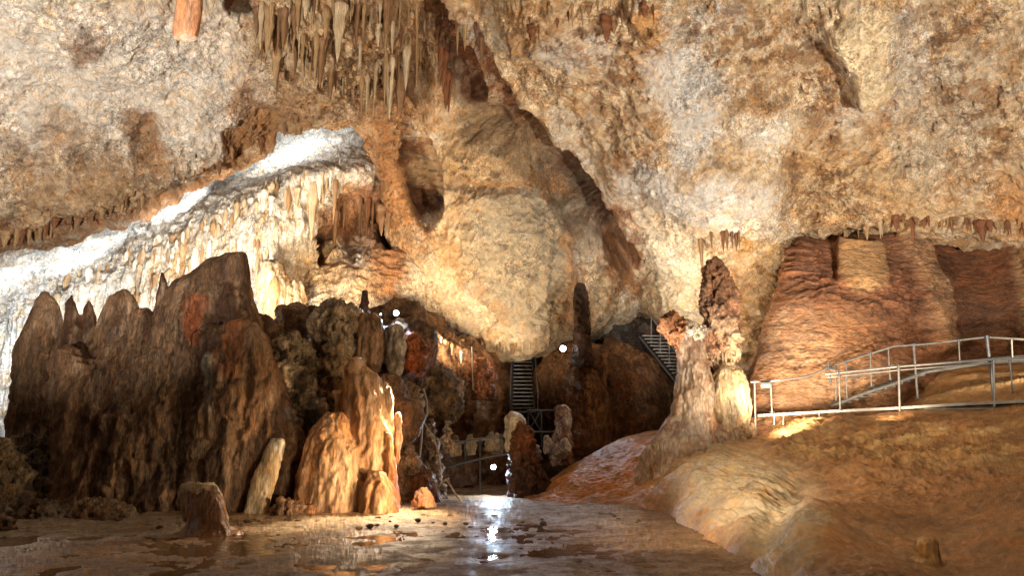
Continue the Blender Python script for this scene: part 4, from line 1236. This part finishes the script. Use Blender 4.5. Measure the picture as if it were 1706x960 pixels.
def slab(name, pts, th, mat, parent):
    """thin deck through a strip of (left, right) point pairs"""
    V, F = [], []
    for a, b_ in pts:
        for p in (a, b_):
            V += [tuple(p), (p[0], p[1], p[2] - th)]
    for i in range(len(pts) - 1):
        k = i * 4
        F += [(k, k + 2, k + 6, k + 4), (k + 1, k + 5, k + 7, k + 3), (k, k + 4, k + 5, k + 1), (k + 2, k + 3, k + 7, k + 6)]
    F += [(0, 1, 3, 2), (len(V) - 4, len(V) - 2, len(V) - 1, len(V) - 3)]
    me = bpy.data.meshes.new(name)
    me.from_pydata(V, [], F)
    me.materials.append(mat)
    o = bpy.data.objects.new(name, me)
    COL.objects.link(o)
    o.parent = parent
    o.location = tuple(-np.array(parent.location))
    return o


def empty(name, loc, *a):
    e = bpy.data.objects.new(name, None)
    e.location = tuple(loc)
    COL.objects.link(e)
    return prop(e, *a)


def poly(pts):
    Q = [W(*p) for p in pts]
    return list(zip(Q[:-1], Q[1:]))


def post(px_, y0, y1, Y_, r, mat, root, dx=0):
    a, b_ = W(px_, y0, Y_), W(px_ + dx, y1, Y_)
    bars('post', [(a, b_)], r * .85, mat, root)
    bars('coupling', [(a + np.array((0, 0, .02)), a - np.array((0, 0, .07)))], r * 1.35, M_DSTEEL, root)
    bars('base_plate', [(b_, b_ + np.array((0, 0, .025)))], r * 2.4, M_DSTEEL, root, 10)


# near walkway
nw = empty('walkway', W(1262, 700, 22), 'grey steel walkway with railing running right across the slope crest', 'walkway')
deckL = [(1262, 691, 22.4), (1380, 684, 21.6), (1500, 678, 20.6), (1610, 671, 19.6), (1760, 664, 18)]
deck = []
for p in deckL:
    a = W(*p); deck.append((a, a + np.array((.12, 1.05, .02))))
slab('deck', deck, .07, M_STEEL, nw)
bars('rail', poly([(1250, 637, 22.4), (1300, 634, 22.2)]), .03, M_STEEL, nw)
bars('rail', poly([(1375, 624, 21.6), (1497, 611, 20.6), (1640, 600, 19.2), (1760, 594, 18)]), .03, M_STEEL, nw)
bars('rail', poly([(1375, 630, 21.65), (1497, 617, 20.65), (1640, 606, 19.25), (1760, 600, 18)]), .018, M_STEEL, nw)
bars('rail', poly([(1540, 682, 20.2), (1658, 682, 19.0), (1760, 680, 18)]), .025, M_STEEL, nw)
for px_, y0, y1, Y_, r in [(1257, 636, 733, 22.4, .035), (1284, 637, 688, 22.3, .03), (1365, 690, 700, 21.7, .03), (1398, 622, 684, 21.4, .025), (1497, 610, 690, 20.6, .035), (1655, 598, 682, 19.1, .03)]:
    post(px_, y0, y1, Y_, r, M_STEEL, nw, 2)
for i, (px_) in enumerate((1290, 1305)):
    post(px_, 690, 708, 22.2, .02, M_STEEL, nw)
bars('bracket', [(W(1268, 642, 22.2), W(1284, 642, 22.1))], .09, M_STEEL, nw)

# stairs climbing behind to the upper gallery
st2 = empty('staircase', W(1400, 670, 23), 'grey steel stair flight climbing to the upper gallery behind the near walkway', 'staircase')
up = [(1385, 678, 22.7), (1440, 656, 22.6), (1490, 640, 22.4), (1545, 620, 22.2), (1640, 605, 21.4), (1760, 596, 20)]
bars('stringer', poly(up), .05, M_STEEL, st2)
bars('stringer', poly([(p[0] + 6, p[1] - 6, p[2] + .9) for p in up]), .05, M_DSTEEL, st2)
for i in range(13):
    t = i / 12
    c = W(1392 + t * 148, 674 - t * 53, 22.7 - .4 * t)
    slab('tread', [(c, c + np.array((0, .9, 0))), (c + np.array((.24, 0, 0)), c + np.array((.24, .9, 0)))], .03, M_STEEL, st2)
gal = []
for p in up[3:]:
    a = W(*p); gal.append((a, a + np.array((.1, .95, .01))))
slab('deck', gal, .05, M_DSTEEL, st2)
bars('rail', poly([(1300, 634, 22.9), (1345, 628, 22.8), (1392, 608, 22.7), (1452, 589, 22.6), (1490, 577, 22.4), (1540, 574, 22.2), (1600, 567, 21.8), (1642, 562, 21.4), (1706, 566, 20.8), (1760, 568, 20.3)]), .028, M_STEEL, st2)
bars('rail', poly([(1392, 640, 22.7), (1452, 620, 22.6), (1490, 608, 22.4)]), .018, M_STEEL, st2)
for px_, y0, y1, Y_, r, dx in [(1450, 589, 645, 22.6, .025, 2), (1480, 581, 634, 22.5, .025, 3), (1522, 574, 666, 22.3, .04, 7), (1597, 568, 606, 21.8, .025, 2), (1644, 561, 682, 19.3, .045, 14),
                               (1392, 609, 668, 22.7, .02, 1), (1410, 603, 664, 22.7, .02, 1), (1685, 565, 600, 21, .025, 2), (1682, 600, 664, 19.8, .025, 6)]:
    post(px_, y0, y1, Y_, r, M_STEEL, st2, dx)
# dark bracket cluster on the hand rail
bars('clamp', [(W(1380, 604, 22.6), W(1384, 640, 22.6)), (W(1374, 612, 22.6), W(1400, 618, 22.6))], .03, M_DSTEEL, st2)

# lower railing in the centre
lr = empty('railing', W(745, 770, 25.6), 'low steel railing bridging the dark gap beside the bright lower lamp', 'railing')
bars('rail', poly([(745, 741, 25.8), (800, 733, 25.8), (842, 726, 25.8)]), .055, M_STEEL, lr)
bars('rail', poly([(748, 778, 25.6), (800, 765, 25.6), (846, 756, 25.6)]), .04, M_DSTEEL, lr)
for px_, y0, y1 in ((748, 742, 778), (775, 737, 770), (800, 734, 830), (834, 728, 758)):
    post(px_, y0, y1, 25.7, .03, M_STEEL if px_ > 820 else M_DSTEEL, lr)

# central stairs (seen face on)
cs = empty('staircase', W(873, 690, 32), 'narrow steel staircase rising face on left of the central mound', 'staircase')
for i in range(15):
    py_ = 596 + i * 6.4
    Y_ = 34.5 - i * .17
    w = 15 + i * .25
    a, b_ = W(871 - w, py_, Y_), W(871 + w, py_, Y_)
    slab('tread', [(a, b_), (a + np.array((0, .3, 0)), b_ + np.array((0, .3, 0)))], .045, M_STEEL, cs)
bars('stringer', [(W(855, 590, 34.6), W(852, 690, 32.1))], .05, M_DSTEEL, cs)
bars('stringer', [(W(887, 590, 34.6), W(891, 690, 32.1))], .05, M_DSTEEL, cs)
bars('rail', [(W(854, 562, 34.2), W(850, 650, 31.8))], .03, M_STEEL, cs)
bars('rail', [(W(890, 566, 34.2), W(896, 655, 31.8))], .03, M_STEEL, cs)
for px_, y0, y1, Y_ in ((854, 562, 596, 34.4), (890, 566, 596, 34.4), (850, 650, 690, 32), (896, 655, 692, 32)):
    post(px_, y0, y1, Y_, .03, M_STEEL, cs)

# scaffold frame below
sf = empty('scaffold', W(920, 740, 30), 'grey steel scaffold frame below the central mound', 'scaffold')
bars('beam', poly([(878, 684, 30), (958, 684, 30)]), .035, M_DSTEEL, sf)
bars('beam', poly([(880, 720, 30), (958, 720, 30)]), .03, M_STEEL, sf)
for px_ in (880, 902, 930, 958):
    post(px_, 684, 745, 30, .03, M_DSTEEL, sf)
bars('brace', [(W(880, 720, 30), W(902, 684, 30)), ], .02, M_DSTEEL, sf)
bars('brace', [(W(902, 720, 30), W(880, 684, 30)), ], .02, M_DSTEEL, sf)

# upper railing on the mound
ur = empty('railing', W(900, 580, 34), 'thin railing along the landing above the central mound', 'railing')
bars('rail', poly([(862, 556, 35), (900, 549, 35), (950, 545, 35)]), .03, M_STEEL, ur)
bars('rail', poly([(862, 572, 35), (950, 562, 35)]), .025, M_STEEL, ur)
for px_ in (862, 885, 908, 930):
    post(px_, 552, 588, 35, .025, M_STEEL, ur)

# right hand far stairs
rs_ = empty('staircase', W(1120, 640, 31), 'dim steel staircase descending behind the stout pale column', 'staircase')
for i in range(16):
    t = i / 15
    c = W(1068 + t * 68, 560 + t * 84, 33 - t * 1.8)
    slab('tread', [(c, c + np.array((.9, .1, 0))), (c + np.array((0, -.26, 0)), c + np.array((.9, -.16, 0)))], .04, M_STEEL, rs_)
bars('stringer', [(W(1066, 562, 33), W(1134, 648, 31.1))], .045, M_DSTEEL, rs_)
bars('rail', [(W(1085, 528, 33), W(1140, 606, 31))], .03, M_STEEL, rs_)
for px_, y0, y1, Y_ in ((1085, 526, 570, 33), (1100, 548, 590, 32.4), (1115, 566, 610, 32), (1128, 586, 626, 31.6)):
    post(px_, y0, y1, Y_, .028, M_STEEL, rs_)

# ------------------------------------------------------------------ lamps
def flood(px_, py_, Y_, label, energy, r=.14):
    c = W(px_, py_, Y_)
    e = empty('floodlight', c, label, 'floodlight')
    d = (np.array((0, 0, CAMZ)) - c); d /= np.linalg.norm(d)
    bars('housing', [(c - d * .18, c)], r, M_BLACK, e, 16)
    bars('lens', [(c + d * .002, c + d * .02)], r * .85, M_LENS, e, 16)
    bars('bracket', [(c - d * .1, c - d * .1 - np.array((0, 0, .16)))], .018, M_DSTEEL, e)
    u = np.cross(d, (0, 0, 1)); u /= np.linalg.norm(u)
    bars('yoke', [(c - d * .1 - u * r * 1.3, c - d * .1 + u * r * 1.3)], .012, M_DSTEEL, e)
    lamp('SPOT', 'floodlight_bulb', c + d * .12, energy, (.62, .80, 1), target=c + d * 3 - np.array((1.2, 0, 1.8)), size=.02, angle=150 if px_ > 900 or px_ < 700 else 179, blend=.5, parent=e)


flood(660, 522, 22.6, 'bright cool floodlight on the crumbly massif', 130, .085)
flood(938, 581, 29.1, 'bright cool floodlight beside the slender dark stalagmite', 150, .12)
flood(822, 779, 24.9, 'small cool floodlight low under the lower railing', 240, .085)
flood(634, 524, 22.6, 'tiny second floodlight left of the one on the massif', 12, .02)

# ------------------------------------------------------------------ pale roots and cables
for pts, Y_, r, lab in [
    ([(705, 648), (711, 668), (712, 690), (704, 705), (702, 735), (698, 770)], 22.4, .03, 'pale bent root hanging above the lower railing'),
    ([(703, 700), (722, 728), (732, 760), (736, 790)], 22.3, .02, 'thin pale root running down to the dark pillar'),
    ([(745, 800), (756, 820), (772, 842)], 21.6, .03, 'pale stick leaning on the sandy shore'),
    ([(722, 800), (730, 812), (742, 800), (748, 798)], 21.9, .025, 'forked pale stick beside the leaning stick'),
    ([(724, 806), (728, 820), (736, 834)], 21.8, .02, 'short pale stick at the water edge'),
    ([(786, 578), (788, 650)], 28.2, .02, 'thin straight pipe standing against the brown wall'),
    ([(706, 545), (705, 600)], 28.0, .02, 'thin pipe beside the rusty patch of the wall')]:
    o = bars('root' if 'pipe' not in lab else 'pipe', poly([(a, b_, Y_) for a, b_ in pts]), r, M_TWIG, None)
    prop(o, lab, 'root' if 'pipe' not in lab else 'pipe')
